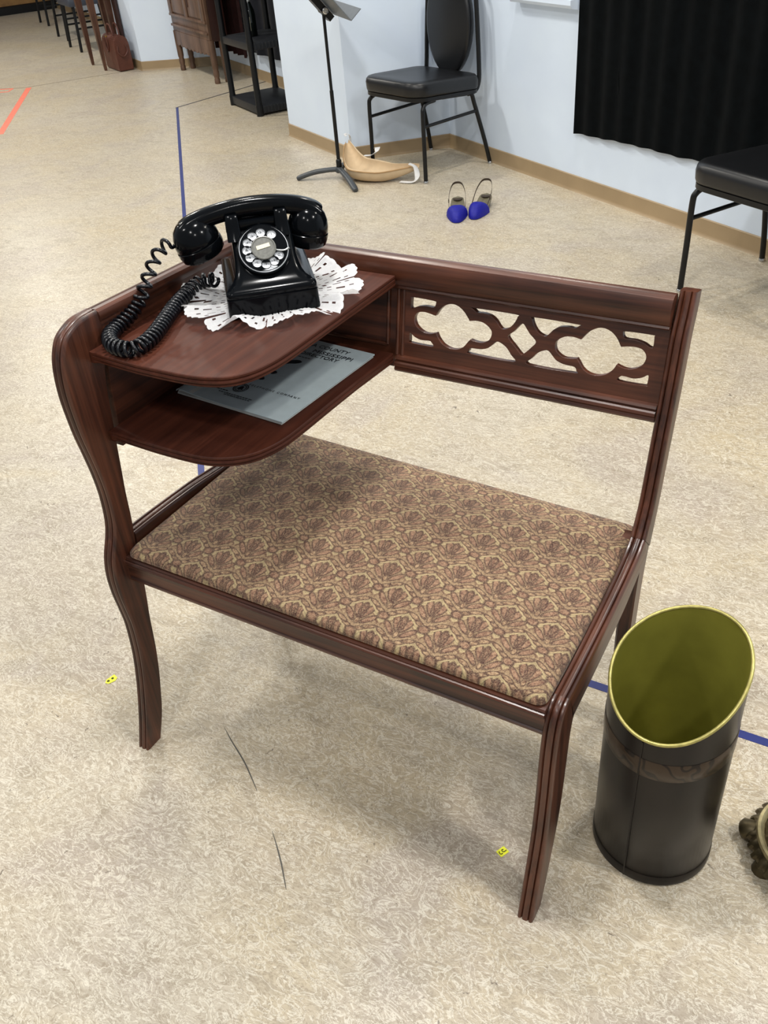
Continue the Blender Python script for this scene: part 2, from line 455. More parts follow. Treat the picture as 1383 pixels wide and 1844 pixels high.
# yellow stickers
def sticker(pts, label, strokes, sw, loc, name):
    t = thing(name, label, 'label', loc, 0, 'yellow paper labels on the floor')
    bm = BM(); prism(bm, [Vector((x, y, .0004)) for x, y in pts], (0, 0, .0006)); obj('paper', bm, 'sticker', t, 0, True)
    bm = BM()
    for s in strokes:
        c = catmull([(x, y, .0011) for x, y in s], 5); tube(bm, c, sw, 6, True)
    obj('handwriting', bm, 'ink_yellow', t, 60, True)
# ------------------------------------------------------------------ telephone bench
bench = thing('telephone_bench', 'dark mahogany telephone bench with attached shelf, pierced back rail and floral upholstered seat', 'bench', (.372, .2, 0))
L_ = .7446; XT = .0255
def reeded(front, back, x0, x1, n=5, flip=False, reeds=True):
    """curved rail: the front edge carries three soft reeds, the back is square"""
    F = catmull([(0, a, b) for a, b in front], n); B = catmull([(0, a, b) for a, b in back], n)
    w = x1-x0
    if reeds: sec = [(.0, .006), (.03, .0022), (.10, .0004), (.20, .0004), (.27, .0022), (.30, .0042), (.33, .0016), (.42, 0.), (.58, 0.), (.67, .0016), (.70, .0042), (.73, .0022), (.80, .0004), (.90, .0004), (.97, .0022), (1., .006)]
    else: sec = [(0, .004), (.15, .0), (.85, 0), (1, .004)]
    bm = BM(); rings = []
    for f, b in zip(F, B):
        d = (b-f); l = d.length; d = d.normalized()
        r = [Vector((x0+w*s, 0, 0))+Vector((0, f.y, f.z))+d*o for s, o in sec]
        r += [Vector((x1, 0, 0))+Vector((0, b.y, b.z))-d*.003, Vector((x1-.003, b.y, b.z)), Vector((x0+.003, b.y, b.z)), Vector((x0, 0, 0))+Vector((0, b.y, b.z))-d*.003]
        rings.append(r)
    loft(bm, rings); return bm
LF = [(.092, .8235), (.063, .823), (.044, .8185), (.024, .808), (.012, .792), (.004, .772), (-.001, .745), (-.003, .715), (-.002, .68), (0, .65), (.005, .61), (.009, .57), (.010, .53), (.006, .488), (-.002, .46), (-.018, .425), (-.026, .39), (-.027, .35), (-.024, .31), (-.022, .27), (-.027, .205), (-.037, .15), (-.047, .108), (-.062, .055), (-.08, 0)]
LB = [(.094, .775), (.088, .765), (.085, .755), (.082, .745), (.079, .735), (.076, .725), (.073, .71), (.070, .69), (.066, .66), (.063, .635), (.058, .60), (.053, .56), (.048, .52), (.045, .482), (.042, .456), (.037, .42), (.033, .38), (.030, .345), (.025, .305), (.019, .265), (.012, .20), (.004, .15), (-.006, .105), (-.020, .052), (-.042, 0)]
obj('front_post', reeded(LF, LB, -XT, 0.), 'wood_z', bench, 35)
# right frame
RF1 = [(.503, .797), (.4915, .768), (.477, .735), (.465, .684), (.45, .629), (.436, .585), (.421, .533), (.407, .487), (.392, .459), (.376, .437)]
RB1 = [(.534, .790), (.527, .763), (.513, .73), (.500, .68), (.485, .625), (.471, .58), (.456, .53), (.442, .48), (.428, .44), (.412, .40)]
obj('back_stile', reeded(RF1, RB1, L_, L_+XT), 'wood_z', bench, 35)
RF2 = [(.376, .437), (.355, .4265), (.33, .4195), (.282, .411), (.185, .401), (.09, .396), (.055, .3955)]
RB2 = [(.395, .392), (.355, .378), (.33, .37), (.282, .358), (.185, .347), (.10, .341), (.072, .339)]
obj('side_rail', reeded(RF2, RB2, L_, L_+XT), 'wood_y', bench, 35)
RF3 = [(.055, .3955), (.041, .392), (.029, .383), (.02, .366), (.012, .335), (.005, .285), (-.001, .229), (-.013, .153), (-.037, .068), (-.058, 0)]
RB3 = [(.075, .339), (.073, .335), (.071, .33), (.069, .323), (.066, .31), (.060, .27), (.053, .22), (.040, .155), (.010, .07), (-.020, 0)]
obj('front_leg', reeded(RF3, RB3, L_, L_+XT), 'wood_z', bench, 35)
for x0 in (L_, -XT):
    RF4 = [(.372, .43), (.366, .40), (.355, .34), (.347, .25), (.349, .15), (.356, .06), (.362, 0)]
    RB4 = [(.420, .43), (.410, .40), (.396, .34), (.386, .25), (.386, .15), (.391, .06), (.395, 0)]
    obj('rear_leg', reeded(RF4, RB4, x0+.001, x0+XT-.001, reeds=False), 'wood_z', bench, 35)
obj('back_stile', reeded(RF1, RB1, -XT, 0.), 'wood_z', bench, 35)
RF2L = [(.385, .420), (.33, .423), (.27, .429), (.2, .437), (.1, .442), (.040, .443)]
RB2L = [(.385, .362), (.33, .362), (.27, .361), (.2, .360), (.1, .358), (.036, .356)]
obj('side_rail', reeded(RF2L, RB2L, -XT, 0.), 'wood_y', bench, 35)
# front seat rail: (y, z) profile with a lip and beads
prof = [(.034, .362), (.008, .362), (.0035, .3645), (.003, .369), (.006, .3715), (.003, .374), (.0045, .378), (.0045, .398), (.002, .4005), (.0, .4035), (.0015, .4065), (.005, .4075), (.004, .4095), (.006, .4125), (.012, .4135), (.034, .4135)]
skew = lambda x: (.016*x/L_, -.0195*x/L_)          # the right hand end sits a touch further back and lower
bm = BM(); loft(bm, [[Vector((x, y+skew(x)[0]+.001, z+skew(x)[1])) for y, z in prof] for x in (0., L_+.002)]); obj('seat_rail', bm, 'wood_x', bench, 25)
for x0, x1, zz in ((.0, .012, .4125), (L_-.012, L_, .392)):
    bm = BM(); box(bm, ((x0+x1)/2, .225, (zz+.35)/2), (x1-x0, .37, zz-.35), None, .001); obj('rail_strip', bm, 'wood_y', bench, 30)
bm = BM(); box(bm, (L_/2, .415, .386), (L_, .024, .048), None, .003); obj('seat_rail', bm, 'wood_x', bench)
# upholstered seat
def cushion(x0, x1, y0, y1, z0, z1, crown, rad=.03, nx=34, ny=24):
    bm = BM()
    def rr(inset, z, n=10):
        pts = []
        a, b, c, d = x0+inset, x1-inset, y0+inset, y1-inset; r = rad
        for cx, cy, s in ((b-r, d-r, 0), (a+r, d-r, 1), (a+r, c+r, 2), (b-r, c+r, 3)):
            for k in range(n+1):
                t = (s+k/n)*PI/2; pts.append(Vector((cx+r*math.cos(t), cy+r*math.sin(t), z)))
        return pts
    rings = [rr(.012, z0), rr(.003, z0+.001), rr(0, z0+.008), rr(0, z1-.012), rr(.002, z1-.005), rr(.006, z1)]
    R = loft(bm, rings, True, False); bm.faces.new(R[0][::-1])
    # crowned top: concentric shrink of the last ring
    cx, cy = (x0+x1)/2, (y0+y1)/2; last = [v.co.copy() for v in R[-1]]; prev = R[-1]; K = 14
    for k in range(1, K):
        t = k/K
        ring = []
        for p in last:
            q = Vector((cx+(p.x-cx)*(1-t), cy+(p.y-cy)*(1-t), 0))
            ex = 1-abs((q.x-cx)/((x1-x0)/2))**3; ey = 1-abs((q.y-cy)/((y1-y0)/2))**2.4
            q.z = z1+crown*min(1, ex)*max(0, ey)
            ring.append(bm.verts.new(q))
        for i in range(len(ring)):
            j = (i+1) % len(ring); bm.faces.new((prev[i], prev[j], ring[j], ring[i]))
        prev = ring
    bm.faces.new(prev)
    return bm
cb_ = cushion(.002, L_+.0005, .0075, .446, .4125, .428, .022, .016)
for v_ in cb_.verts: v_.co.y += skew(v_.co.x)[0]*(1-v_.co.y/.446*.9); v_.co.z += skew(v_.co.x)[1]
obj('seat_cushion', cb_, 'fabric', bench, 60)
# shelves with moulded edges
def shelf(outline, ztop, th, levels, name):
    P = [Vector((a, b, 0)) for a, b in outline]
    P = catmull(P[:-2], 6)+[P[-2], P[-1]]
    n = len(P); nor = []
    for i in range(n):
        t = (P[(i+1) % n]-P[i-1]).normalized(); nor.append(Vector((t.y, -t.x, 0)))
    bm = BM(); rings = []
    for ins, dz in levels:
        ring = []
        for p, q in zip(P, nor):
            k = ins if (p.y < .44 and p.x > .012) else 0.
            ring.append(Vector((p.x-q.x*k, p.y-q.y*k, ztop-dz)))
        rings.append(ring)
    loft(bm, rings); return obj(name, bm, 'wood_dark', bench, 28)
LV = [(.007, 0), (.0025, .0003), (.0012, .0015), (.001, .0045), (.0035, .0055), (.001, .0067), (.0, .009), (.001, .0115), (.004, .0125), (.0025, .014), (.0025, .0165), (.005, .018)]
shelf([(.0005, .056), (.05, .0525), (.10, .050), (.156, .051), (.195, .0535), (.222, .059), (.245, .0685), (.262, .083), (.275, .105), (.283, .135), (.2865, .17), (.288, .23), (.290, .32), (.292, .466), (.0005, .466)], .7725, .018, LV, 'upper_shelf')
shelf([(.0005, .049), (.05, .047), (.10, .0455), (.156, .0465), (.19, .050), (.215, .0575), (.238, .071), (.256, .090), (.268, .115), (.275, .145), (.278, .19), (.280, .26), (.283, .34), (.287, .449), (.0005, .449)], .6385, .018, LV, 'lower_shelf')
# left side panel (cubby wall and gallery) and its moulded cap
bm = BM(); prism(bm, [Vector((-.022, y, z)) for y, z in ((.068, .60), (.078, .70), (.088, .765), (.09, .812), (.49, .806), (.462, .60))], (.0215, 0, 0)); obj('side_panel', bm, 'wood_y', bench, 0)
prof = [(-.0275, .796), (-.0275, .806), (-.024, .812), (-.018, .8135), (-.0145, .811), (-.012, .8145), (-.004, .8145), (.001, .811), (.0025, .805), (.001, .798), (-.001, .794)]
rings = []
for y, dz in ((.092, .0093), (.2, .006), (.35, .001), (.507, -.004)): rings.append([Vector((x, y, z+dz)) for x, z in prof])
bm = BM(); loft(bm, rings); obj('gallery_rail', bm, 'wood_y', bench, 30)
# back assembly, leaning plane y = .452 + (z-.62)*.2
def by(z): return .452+(z-.62)*.2
bm = BM(); prism(bm, [Vector((-.001, by(.61)+.003, .61)), Vector((.287, by(.61)+.003, .61)), Vector((.287, by(.77)+.003, .77)), Vector((-.001, by(.77)+.003, .77))], (0, .012, .0)); back_parts = [obj('cubby_back', bm, 'wood_x', bench, 0)]
bm = BM()
def bead_line(bm, a, b, r=.0032):
    tube(bm, [Vector(a), Vector(b)], r, 8)
bead_line(bm, (.268, by(.648)+.0015, .648), (.268, by(.752)+.0015, .752)); bead_line(bm, (.012, by(.648)+.0015, .648), (.268, by(.648)+.0015, .648))
back_parts.append(obj('moulding', bm, 'wood_x', bench, 60))
prof = [(.478, .748), (.470, .7485), (.467, .7515), (.469, .7545), (.467, .757), (.4655, .766), (.4655, .782), (.467, .792), (.4715, .8), (.479, .8035), (.489, .8035), (.496, .8), (.5, .792), (.5, .748)]
bm = BM(); loft(bm, [[Vector((x, y, z)) for y, z in prof] for x in (-.0005, L_)])
for v_ in bm.verts: v_.co.z -= .005*max(0, v_.co.x/L_)*max(0, min(1, (v_.co.z-.755)/.04))
back_parts.append(obj('top_rail', bm, 'wood_x', bench, 30))
prof = [(.470, .606), (.449, .606), (.443, .608), (.4405, .612), (.4425, .616), (.440, .6195), (.4415, .624), (.4465, .6265), (.4445, .630), (.447, .6335), (.455, .6345), (.470, .6345)]
bm = BM(); loft(bm, [[Vector((x, y, z)) for y, z in prof] for x in (.2885, L_)]); back_parts.append(obj('lower_rail', bm, 'wood_x', bench, 30))
bm = BM()
for x in (.2885, .2985):
    bead_line(bm, (x, by(.634)+.001, .634), (x, by(.749)+.001, .749), .004)
box(bm, (.2935, by(.69)+.007, .69), (.018, .012, .12), Matrix.Rotation(-.197, 3, 'X')); back_parts.append(obj('divider', bm, 'wood_z', bench, 40))
# pierced fret panel
fa = [(.3134, .7345), (.3549, .7337), (.3596, .7301), (.3555, .7223), (.3388, .7221), (.3251, .7193), (.3163, .7151), (.3112, .7165), (.3116, .732)]
fb = [(.3115, .6745), (.3213, .6689), (.3336, .6655), (.3476, .6664), (.3537, .6652), (.3565, .6565), (.3137, .6566), (.3111, .6601)]
fc = [(.4265, .7325), (.5012, .7329), (.5055, .7286), (.5008, .7181), (.4927, .7094), (.4812, .7055), (.4745, .71), (.4683, .7173), (.4587, .7234), (.4456, .7256), (.4345, .7253), (.4276, .7297)]
fd = [(.4276, .6668), (.4446, .6679), (.4575, .6717), (.4661, .6792), (.4721, .6844), (.4786, .6846), (.4901, .6788), (.4993, .6685), (.505, .6562), (.4265, .6562), (.4233, .6609)]
ft = [(.3591, .71), (.3663, .7209), (.3755, .729), (.3868, .7331), (.3983, .7322), (.4101, .7255), (.4183, .7166), (.4225, .7108), (.4355, .7128), (.4486, .711), (.4594, .7043), (.4637, .6966), (.4601, .685), (.4476, .6778), (.4344, .6779), (.4257, .6795), (.4214, .6744), (.4143, .6655), (.4032, .6596), (.3896, .6588), (.3756, .6635), (.3662, .6725), (.3618, .6806), (.3491, .6772), (.337, .6784), (.3246, .6853), (.3192, .695), (.3198, .7038), (.3265, .7109), (.3373, .713), (.3472, .7122)]
fdia = [(.5165, .7200), (.5230, .7130), (.5290, .7060), (.5405, .6950), (.5335, .6845), (.5265, .6770), (.5200, .6712), (.5165, .6704), (.5060, .6800), (.4910, .6955), (.5005, .7056), (.5110, .7180)]
CX = .5175
mir = lambda l: [(2*CX-a, b) for a, b in reversed(l)]
def sm(l, n=4, sharp=None):
    return [(p.x, p.y) for p in catmull([(a, b, 0) for a, b in l], n, True)]
def smt(l):  # keeps the four notches of the three-lobe opening crisp
    cut = [i for i, p in enumerate(l) if p in ((.3591, .71), (.4225, .7108), (.4257, .6795), (.3618, .6806))]
    out = []
    for a, b in zip(cut, cut[1:]+[cut[0]+len(l)]):
        seg = [l[i % len(l)] for i in range(a, b+1)]; out += [(p.x, p.y) for p in catmull([(x, y, 0) for x, y in seg], 4)][:-1]
    return out
half = [sm(fa), sm(fb), sm(fc), sm(fd), smt(ft)]
loops = [[(.299, .632), (L_, .632), (L_, .752), (.299, .752)]]+half+[mir(l) for l in half]+[sm(fdia)]
# outline coordinates are (x, z): lay flat, then lean back
me = curve_mesh([[(a, (b-.62)*1.0198) for a, b in l] for l in loops], .0048, .0006)
me.transform(Matrix.Translation((0, .452+.0052, .62)) @ Matrix.Rotation(PI/2-math.atan(.2), 4, 'X'))
back_parts.append(obj('fret_panel', me, 'wood_x', bench, 30))
for o in back_parts: o.data.transform(Matrix.Translation((-.001, .008, -.0036)))

# ------------------------------------------------------------------ doily
doily = BM()
dc = Vector((.137, .332, .7728)); NA, NR = 540, 18
def dpos(i, j, lift=0.):
    a = 2*PI*i/NA; t = j/NR
    pet = abs(math.sin(a*9+.35*math.sin(a*2)))**.55
    rim = .128+.018*pet+.006*math.sin(3*a+1.)
    r = .02+(rim-.02)*t
    if j == NR: r += .0025*abs(math.sin(a*45))
    z = .0012+.021*max(0, t-.5)**1.2*(1+.9*math.sin(a*9+.8)+.6*math.sin(a*14+1.)) + .0012*t*abs(math.sin(a*54))
    return dc+Vector((r*math.cos(a), r*math.sin(a), z+lift))
V = {}
for j in range(NR+1):
    for i in range(NA): V[i, j] = doily.verts.new(dpos(i, j))
for j in range(NR):
    for i in range(NA):
        hole = False
        if 3 <= j <= 11 and j % 2 == 0: hole = (i % 9) in (1, 2)
        if j in (12, 13): hole = (i % 12) in (4, 5)
        if j == 15: hole = (i % 10) in (2, 3)
        a = 2*PI*i/NA
        if j >= 14 and abs(math.sin(a*9+.35*math.sin(a*2))) < .09: hole = True
        if not hole: doily.faces.new((V[i, j], V[(i+1) % NA, j], V[(i+1) % NA, j+1], V[i, j+1]))
r = bmesh.ops.solidify(doily, geom=doily.faces[:], thickness=.0012)
for v in [v for v in doily.verts if not v.link_faces]: doily.verts.remove(v)
dl = obj('doily', doily, 'lace', None, 60); tag(dl, 'white crocheted doily with ruffled scalloped edge under the telephone', 'doily')

# ------------------------------------------------------------------ telephone
phz = .7745
ph = thing('rotary_telephone', 'black rotary dial desk telephone with handset on the cradle, on the white doily', 'telephone', (.141, .325, phz), math.radians(41.7))
# local frame: x = width (to the right), -y = front, z up
def rrect(w, yf, yb, z, r, n=5, xo=0.):
    pts = []
    for cx, cy, s in ((w/2-r, yb-r, 0), (-w/2+r, yb-r, 1), (-w/2+r, yf+r, 2), (w/2-r, yf+r, 3)):
        for k in range(n+1):
            t = (s+k/n)*PI/2; pts.append(Vector((cx+xo+r*math.cos(t), cy+r*math.sin(t), z)))
    return pts
bm = BM(); loft(bm, [rrect(.142, -.079, .092, 0, .007), rrect(.1425, -.0795, .0925, .0015, .008), rrect(.1405, -.078, .091, .029, .008), rrect(.1375, -.0765, .0895, .0305, .008)])
obj('base', bm, 'black_gloss', ph, 40, True)
bm = BM(); rings = [rrect(.1375, -.0765, .0895, .0306, .008), rrect(.140, -.078, .091, .032, .008), rrect(.1395, -.0778, .0905, .038, .009), rrect(.137, -.076, .088, .041, .010),
    rrect(.126, -.070, .080, .0435, .012), rrect(.114, -.063, .070, .047, .014), rrect(.105, -.056, .061, .053, .015), rrect(.100, -.048, .055, .061, .015),
    rrect(.0965, -.038, .050, .071, .014), rrect(.095, -.026, .047, .083, .013), rrect(.094, -.014, .045, .095, .012), rrect(.093, -.004, .044, .105, .010), rrect(.090, .002, .042, .111, .008), rrect(.080, .006, .036, .113, .006)]
loft(bm, rings); obj('housing', bm, 'black_gloss', ph, 60, True)
# cradle ears: front pair and rear pair, each a curved upright
bm = BM(); box(bm, (-.004, .018, .1165), (.064, .040, .012), None, .003); obj('cradle_bridge', bm, 'black_gloss', ph, 40, True)
for sx, off in ((-1, -.004), (1, -.004)):
    for yy, lean, h in ((-.006, 1, .134), (.042, 1, .126)):
        bm = BM(); x0 = sx*.0375+off
        path = [(yy-lean*.004, .098), (yy, .108), (yy+lean*.003, .118), (yy+lean*.004, h-.005), (yy+lean*.0065, h)]
        rings = []
        for k, (y, z) in enumerate(path):
            ww = (.0112, .0108, .0102, .0096, .0085)[k]; tt = (.006, .0048, .0040, .0034, .0024)[k]
            rings.append([Vector((x0+ww*c, y+tt*s, z)) for c, s in ((-1, -.6), (-.85, -1), (.85, -1), (1, -.6), (1, .6), (.85, 1), (-.85, 1), (-1, .6))])
        loft(bm, rings); obj('cradle_prong', bm, 'black_gloss', ph, 50, True)
for x in (-.022, .016):
    bm = BM(); lathe(bm, [(.0001, .113), (.004, .113), (.004, .117), (.003, .119), (.0001, .119)], 12, (x, .02, 0)); obj('plunger', bm, 'black_gloss', ph, 50, True)
# dial on the sloping face
dm = Matrix.Translation((-.001, -.031, .0855)) @ Matrix.Rotation(math.radians(46), 4, 'X')
def on_dial(me_or_bm):
    if isinstance(me_or_bm, bmesh.types.BMesh): bmesh.ops.transform(me_or_bm, matrix=dm, verts=me_or_bm.verts[:])
    else: me_or_bm.transform(dm)
    return me_or_bm
bm = BM(); lathe(bm, [(.0408, -.016), (.0412, -.002), (.0406, .0018), (.0392, .0026), (.0382, .0022), (.0378, -.001)], 64, capb=True); obj('dial_bezel', on_dial(bm), 'black_gloss', ph, 40, True)
bm = BM(); lathe(bm, [(.0379, -.001), (.0379, .0022), (.0372, .0026), (.0366, .0015), (.0001, .0015)], 64); plate = obj('number_plate', on_dial(bm), 'dial_white', ph, 40, True)
nums = ['1', 'ABC 2', 'DEF 3', 'GHI 4', 'JKL 5', 'MNO 6', 'PRS 7', 'TUV 8', 'WXY 9', 'O']
angs = [53, 91, 123, 152, 180, 208, 238, 269, 299, 326]
bmt = BM()
for a, s in zip(angs, nums):
    parts = s.split(); cx, cy = .0258*math.cos(math.radians(a)), .0258*math.sin(math.radians(a))
    for q, dy, sz in ([(parts[-1], -.0012, .0055)] if len(parts) == 1 else [(parts[0], .0006, .0042), (parts[1], -.0048, .0055)]):
        me = text_mesh(q, sz, .0001, 'CENTER'); me.transform(Matrix.Translation((cx, cy, .0018))); bmt.from_mesh(me); bpy.data.meshes.remove(me)
o = obj('dial_numbers', on_dial(bmt), 'ink', plate, 0, True)
circ = lambda x, y, r, n=28: [(x+r*math.cos(2*PI*k/n), y+r*math.sin(2*PI*k/n)) for k in range(n)]
me = curve_mesh([circ(0, 0, .0362, 72)]+[circ(.0258*math.cos(math.radians(a)), .0258*math.sin(math.radians(a)), .0075) for a in angs]+[circ(0, 0, .0165)], .0008, .0004)
me.transform(Matrix.Translation((0, 0, .0042))); obj('finger_wheel', on_dial(me), 'black_gloss', ph, 40, True)
bm = BM(); lathe(bm, [(.0180, .003), (.0192, .0062), (.0185, .0076), (.0170, .0078), (.0162, .0066)], 48); lathe(bm, [(.0162, .0066), (.008, .0066), (.0001, .0066)], 48); cc = obj('centre_cap', on_dial(bm), 'dial_grey', ph, 40, True)
bm = BM(); box(bm, (-.0005, .002, .0071), (.021, .0062, .0008), Matrix.Rotation(.17, 3, 'Z')); obj('paper_slip', on_dial(bm), 'cream', cc, 0, True)
bm = BM(); tube(bm, catmull([(.019, -.006, .0062), (.025, -.0085, .0078), (.032, -.009, .008), (.037, -.006, .007), (.0385, -.005, .002)], 5), .0013, 8, True); obj('finger_stop', on_dial(bm), 'silver_foil', ph, 50, True)
# handset
hs_y = .020
bm = BM()
arc = catmull([(-.118, hs_y, .1135), (-.104, hs_y, .1225), (-.075, hs_y, .1310), (-.040, hs_y, .1365), (-.008, hs_y, .1380), (.030, hs_y, .1360), (.062, hs_y, .1300), (.084, hs_y, .1215), (.094, hs_y, .113)], 6)
rings = []
for i, (p, t, a, b) in enumerate(frames(arc)):
    s = i/(len(arc)-1); e = abs(s-.5)*2
    hw = .0135+.0085*e**2.2; hh = .0145-.001*e
    if s < .04 or s > .96: hw *= .8; hh *= .75
    side = Vector((0, 1, 0)); upv = side.cross(t) if side.cross(t).z > 0 else -side.cross(t)
    ring = []
    for k in range(20):
        q = 2*PI*k/20; c, sn = math.cos(q), math.sin(q)
        ring.append(p+side*hw*math.copysign(abs(c)**.75, c)+upv*hh*math.copysign(abs(sn)**.8, sn))
    rings.append(ring)
loft(bm, rings); handset = obj('handset', bm, 'black_gloss', ph, 60, True)
for nm, c, tilt, rr in (('ear_cap', (-.098, hs_y, .0930), .30, .0365), ('mouth_cap', (.074, hs_y, .0885), -.20, .0325)):
    mt = Matrix.Rotation(-tilt, 3, 'Y')
    bm = BM(); k = rr/.0365
    lathe(bm, [(.0001, .040), (.010*k, .0395), (.020*k, .0365), (.028*k, .030), (.0335*k, .020), (.0362*k, .009), (.0365*k, .0005), (.0355*k, -.0008)], 40, c, mt)
    lathe(bm, [(.0355*k, -.0008), (.0372*k, -.002), (.0372*k, -.009), (.0350*k, -.018), (.030*k, -.0225), (.022*k, -.0235), (.018*k, -.021), (.0001, -.0205)], 40, c, mt)
    obj(nm, bm, 'black_gloss', handset, 50, True)
# coiled cord (world coordinates)
cp = [(.034, .2475, .876), (.021, .248, .874), (.0135, .232, .866), (.012, .215, .855), (.012, .201, .842), (.011, .187, .828), (.009, .177, .815), (.004, .168, .802), (.003, .150, .7935), (.004, .118, .7865), (.015, .090, .7855), (.041, .0685, .7855), (.068, .064, .7855), (.083, .070, .7855), (.085, .087, .7855), (.079, .116, .7855), (.060, .161, .7855), (.040, .205, .7855), (.026, .250, .787), (.026, .286, .793), (.040, .296, .797), (.060, .298, .797)]
ctr = catmull(cp, 30)
cum = [0.]
for a, b in zip(ctr, ctr[1:]): cum.append(cum[-1]+(b-a).length)
fr = frames(ctr); tot = cum[-1]
path = []; phase = 0.; s = 0.; k = 0; step = .00045
while s < tot:
    while cum[k+1] < s: k += 1
    f = (s-cum[k])/max(1e-9, cum[k+1]-cum[k]); p0, t0, a0, b0 = fr[k]; p = ctr[k].lerp(ctr[k+1], f)
    u = s/tot
    pitch = .0205 if u < .14 else (.0205+(.0092-.0205)*min(1, (u-.14)/.12) if u < .9 else .0092+(.014-.0092)*(u-.9)/.1)
    R = .0088+.0012*min(1, max(0, (u-.12)/.15))
    if u < .02: R *= u/.02
    if u > .985: R *= (1-u)/.015
    path.append(p+a0*(R*math.cos(phase))+b0*(R*math.sin(phase)))
    ds = pitch/22; phase += 2*PI/22; s += ds
bm = BM(); tube(bm, path, .0029, 7, True); obj('coiled_cord', bm, 'black_coil', ph, 80)

# ------------------------------------------------------------------ telephone directory
bz = .6388
bk = thing('telephone_directory', 'pale grey blue county telephone directory lying on the lower shelf', 'book', (.0215, .1865, bz), math.radians(-3.9))
# local: x along bottom edge, y along height; spine on the left (x=0) bulges
def bookz(x, top):
    e = math.exp(-x/.03)
    return (.0062+.0075*e*(1-math.exp(-x/.006))+.0005) if top else .0006
W_, H_ = .2285, .2520
bm = BM(); xs = [0, .0015, .004, .008, .014, .022, .032, .045, .065, .1, .15, .2, W_]
sec = [(x, bookz(x, True) if x > 0 else .006) for x in xs]+[(W_, .0045)]+[(x, (bookz(x, True)-.0012) if x > 0 else .0055) for x in reversed(xs[1:-1])]+[(.001, .0055)]
loft(bm, [[Vector((x, y, z)) for x, z in sec] for y in (0., H_)]); cover = obj('front_cover', bm, 'book', bk, 30, True)
bm = BM()
for l in range(5):
    z0 = .0005+l*.0009
    sec = [(0.001+l*.0006, z0), (W_-.002-l*.0005, z0), (W_-.002-l*.0005, z0+.0006), (.06, z0+.0006+.0006*l), (.03, z0+.0006+.0012*l), (.012, z0+.0006+.0014*l), (.002+l*.0006, z0+.0006+.0004*l)]
    loft(bm, [[Vector((x, y, z)) for x, z in sec] for y in (.001, H_-.001)])
obj('page', bm, 'pages', bk, 30, True)['kind'] = 'stuff'
for s, x, y, w, sz, sp in (('A COUNTY', .1085, .2285, .080, .0125, 1.), ('MISSISSIPPI', .1245, .2105, .083, .0125, 1.), ('DIRECTORY', .1080, .1965, .080, .0125, 1.), ('TELEPHONE COMPANY', .102, .0665, .107, .0064, 1.5)):
    me = text_mesh(s, sz*1.15, .0001, 'LEFT', w, sp); me.transform(Matrix.Translation((x, y, .0077))); obj('printed_line', me, 'ink', cover, 0, True)
for i, (x, y, w) in enumerate(((.05, .036, .030), (.07, .030, .072), (.085, .0255, .055), (.100, .187, .035))):
    bm = BM(); xx = x
    while xx < x+w:                                       # rows of print too small to read, joined by a hairline
        l = random.uniform(.003, .007); box(bm, (xx+l/2, y, .0079), (l, .0016, .0003)); xx += l+.0016
    obj('small_print', bm, 'ink', cover, 0, True)
def arcpts(cx, cy, r, a0, a1, n): return [(cx+r*math.cos(a0+(a1-a0)*k/n), cy+r*math.sin(a0+(a1-a0)*k/n)) for k in range(n+1)]
bcx, bcy = .0975, .0535
bell = [(-.0065, -.0045), (-.0055, -.0030), (-.0048, 0.), (-.0035, .0040), (-.0012, .0058), (0, .0066), (.0012, .0058), (.0035, .0040), (.0048, 0), (.0055, -.0030), (.0065, -.0045), (.0015, -.0045), (.0012, -.0062), (-.0012, -.0062), (-.0015, -.0045)]
bm = BM()
for lp in ([circ(bcx, bcy, .0135, 40), circ(bcx, bcy, .0122, 40)], [circ(bcx, bcy, .0095, 40), circ(bcx, bcy, .0085, 40)], [[(bcx+a, bcy+b) for a, b in bell]]):
    me = curve_mesh(lp, .0001); me.transform(Matrix.Translation((0, 0, .0078))); bm.from_mesh(me); bpy.data.meshes.remove(me)
for k in range(22):
    a = 2*PI*k/22; box(bm, (bcx+.0108*math.cos(a), bcy+.0108*math.sin(a), .0079), (.0010, .0016, .0003), Matrix.Rotation(a, 3, 'Z'))
obj('bell_emblem', bm, 'ink', cover, 0, True)
for lp in (catmull([(.104, .158, 0), (.112, .169, 0), (.124, .175, 0), (.133, .171, 0), (.127, .163, 0), (.116, .158, 0), (.109, .152, 0)], 5, True),
           catmull([(.098, .094, 0), (.103, .101, 0), (.110, .099, 0), (.113, .093, 0), (.106, .090, 0)], 5, True),
           catmull([(.106, .118, 0), (.112, .126, 0), (.119, .121, 0), (.113, .115, 0)], 5, True)):
    me = curve_mesh([[(p.x, p.y) for p in lp]], .0001); me.transform(Matrix.Translation((0, 0, .0078))); obj('cover_drawing', me, 'ink', cover, 0, True)

# ------------------------------------------------------------------ metal bin with slanted mouth
sc = thing('coal_scuttle', 'tall dark tin bin with slanted gold rimmed mouth and olive lining, right of the bench', 'bin', (.883, .175, 0))
SR = .0925
def rimz(a):
    c, s = math.cos(a), math.sin(a)
    return .388+.018*c+.050*s-.006*math.cos(2*(a+1.4))
NSg = 72
def cyl(r, zf, z0):
    return [Vector((.883+r*math.cos(2*PI*k/NSg), .175+r*math.sin(2*PI*k/NSg), zf(2*PI*k/NSg) if callable(zf) else zf)) for k in range(NSg)]
bm = BM(); loft(bm, [cyl(SR-.004, .0, 0), cyl(SR, .004, 0), cyl(SR, .2, 0)]+[cyl(SR, (lambda a, f=f: .2+(rimz(a)-.2)*f), 0) for f in (.3, .6, 1.)], True, False); bmesh.ops.recalc_face_normals(bm, faces=bm.faces[:])
bm.faces.new(bm.verts[:NSg]) if False else None
obj('body', bm, 'tin', sc, 50)
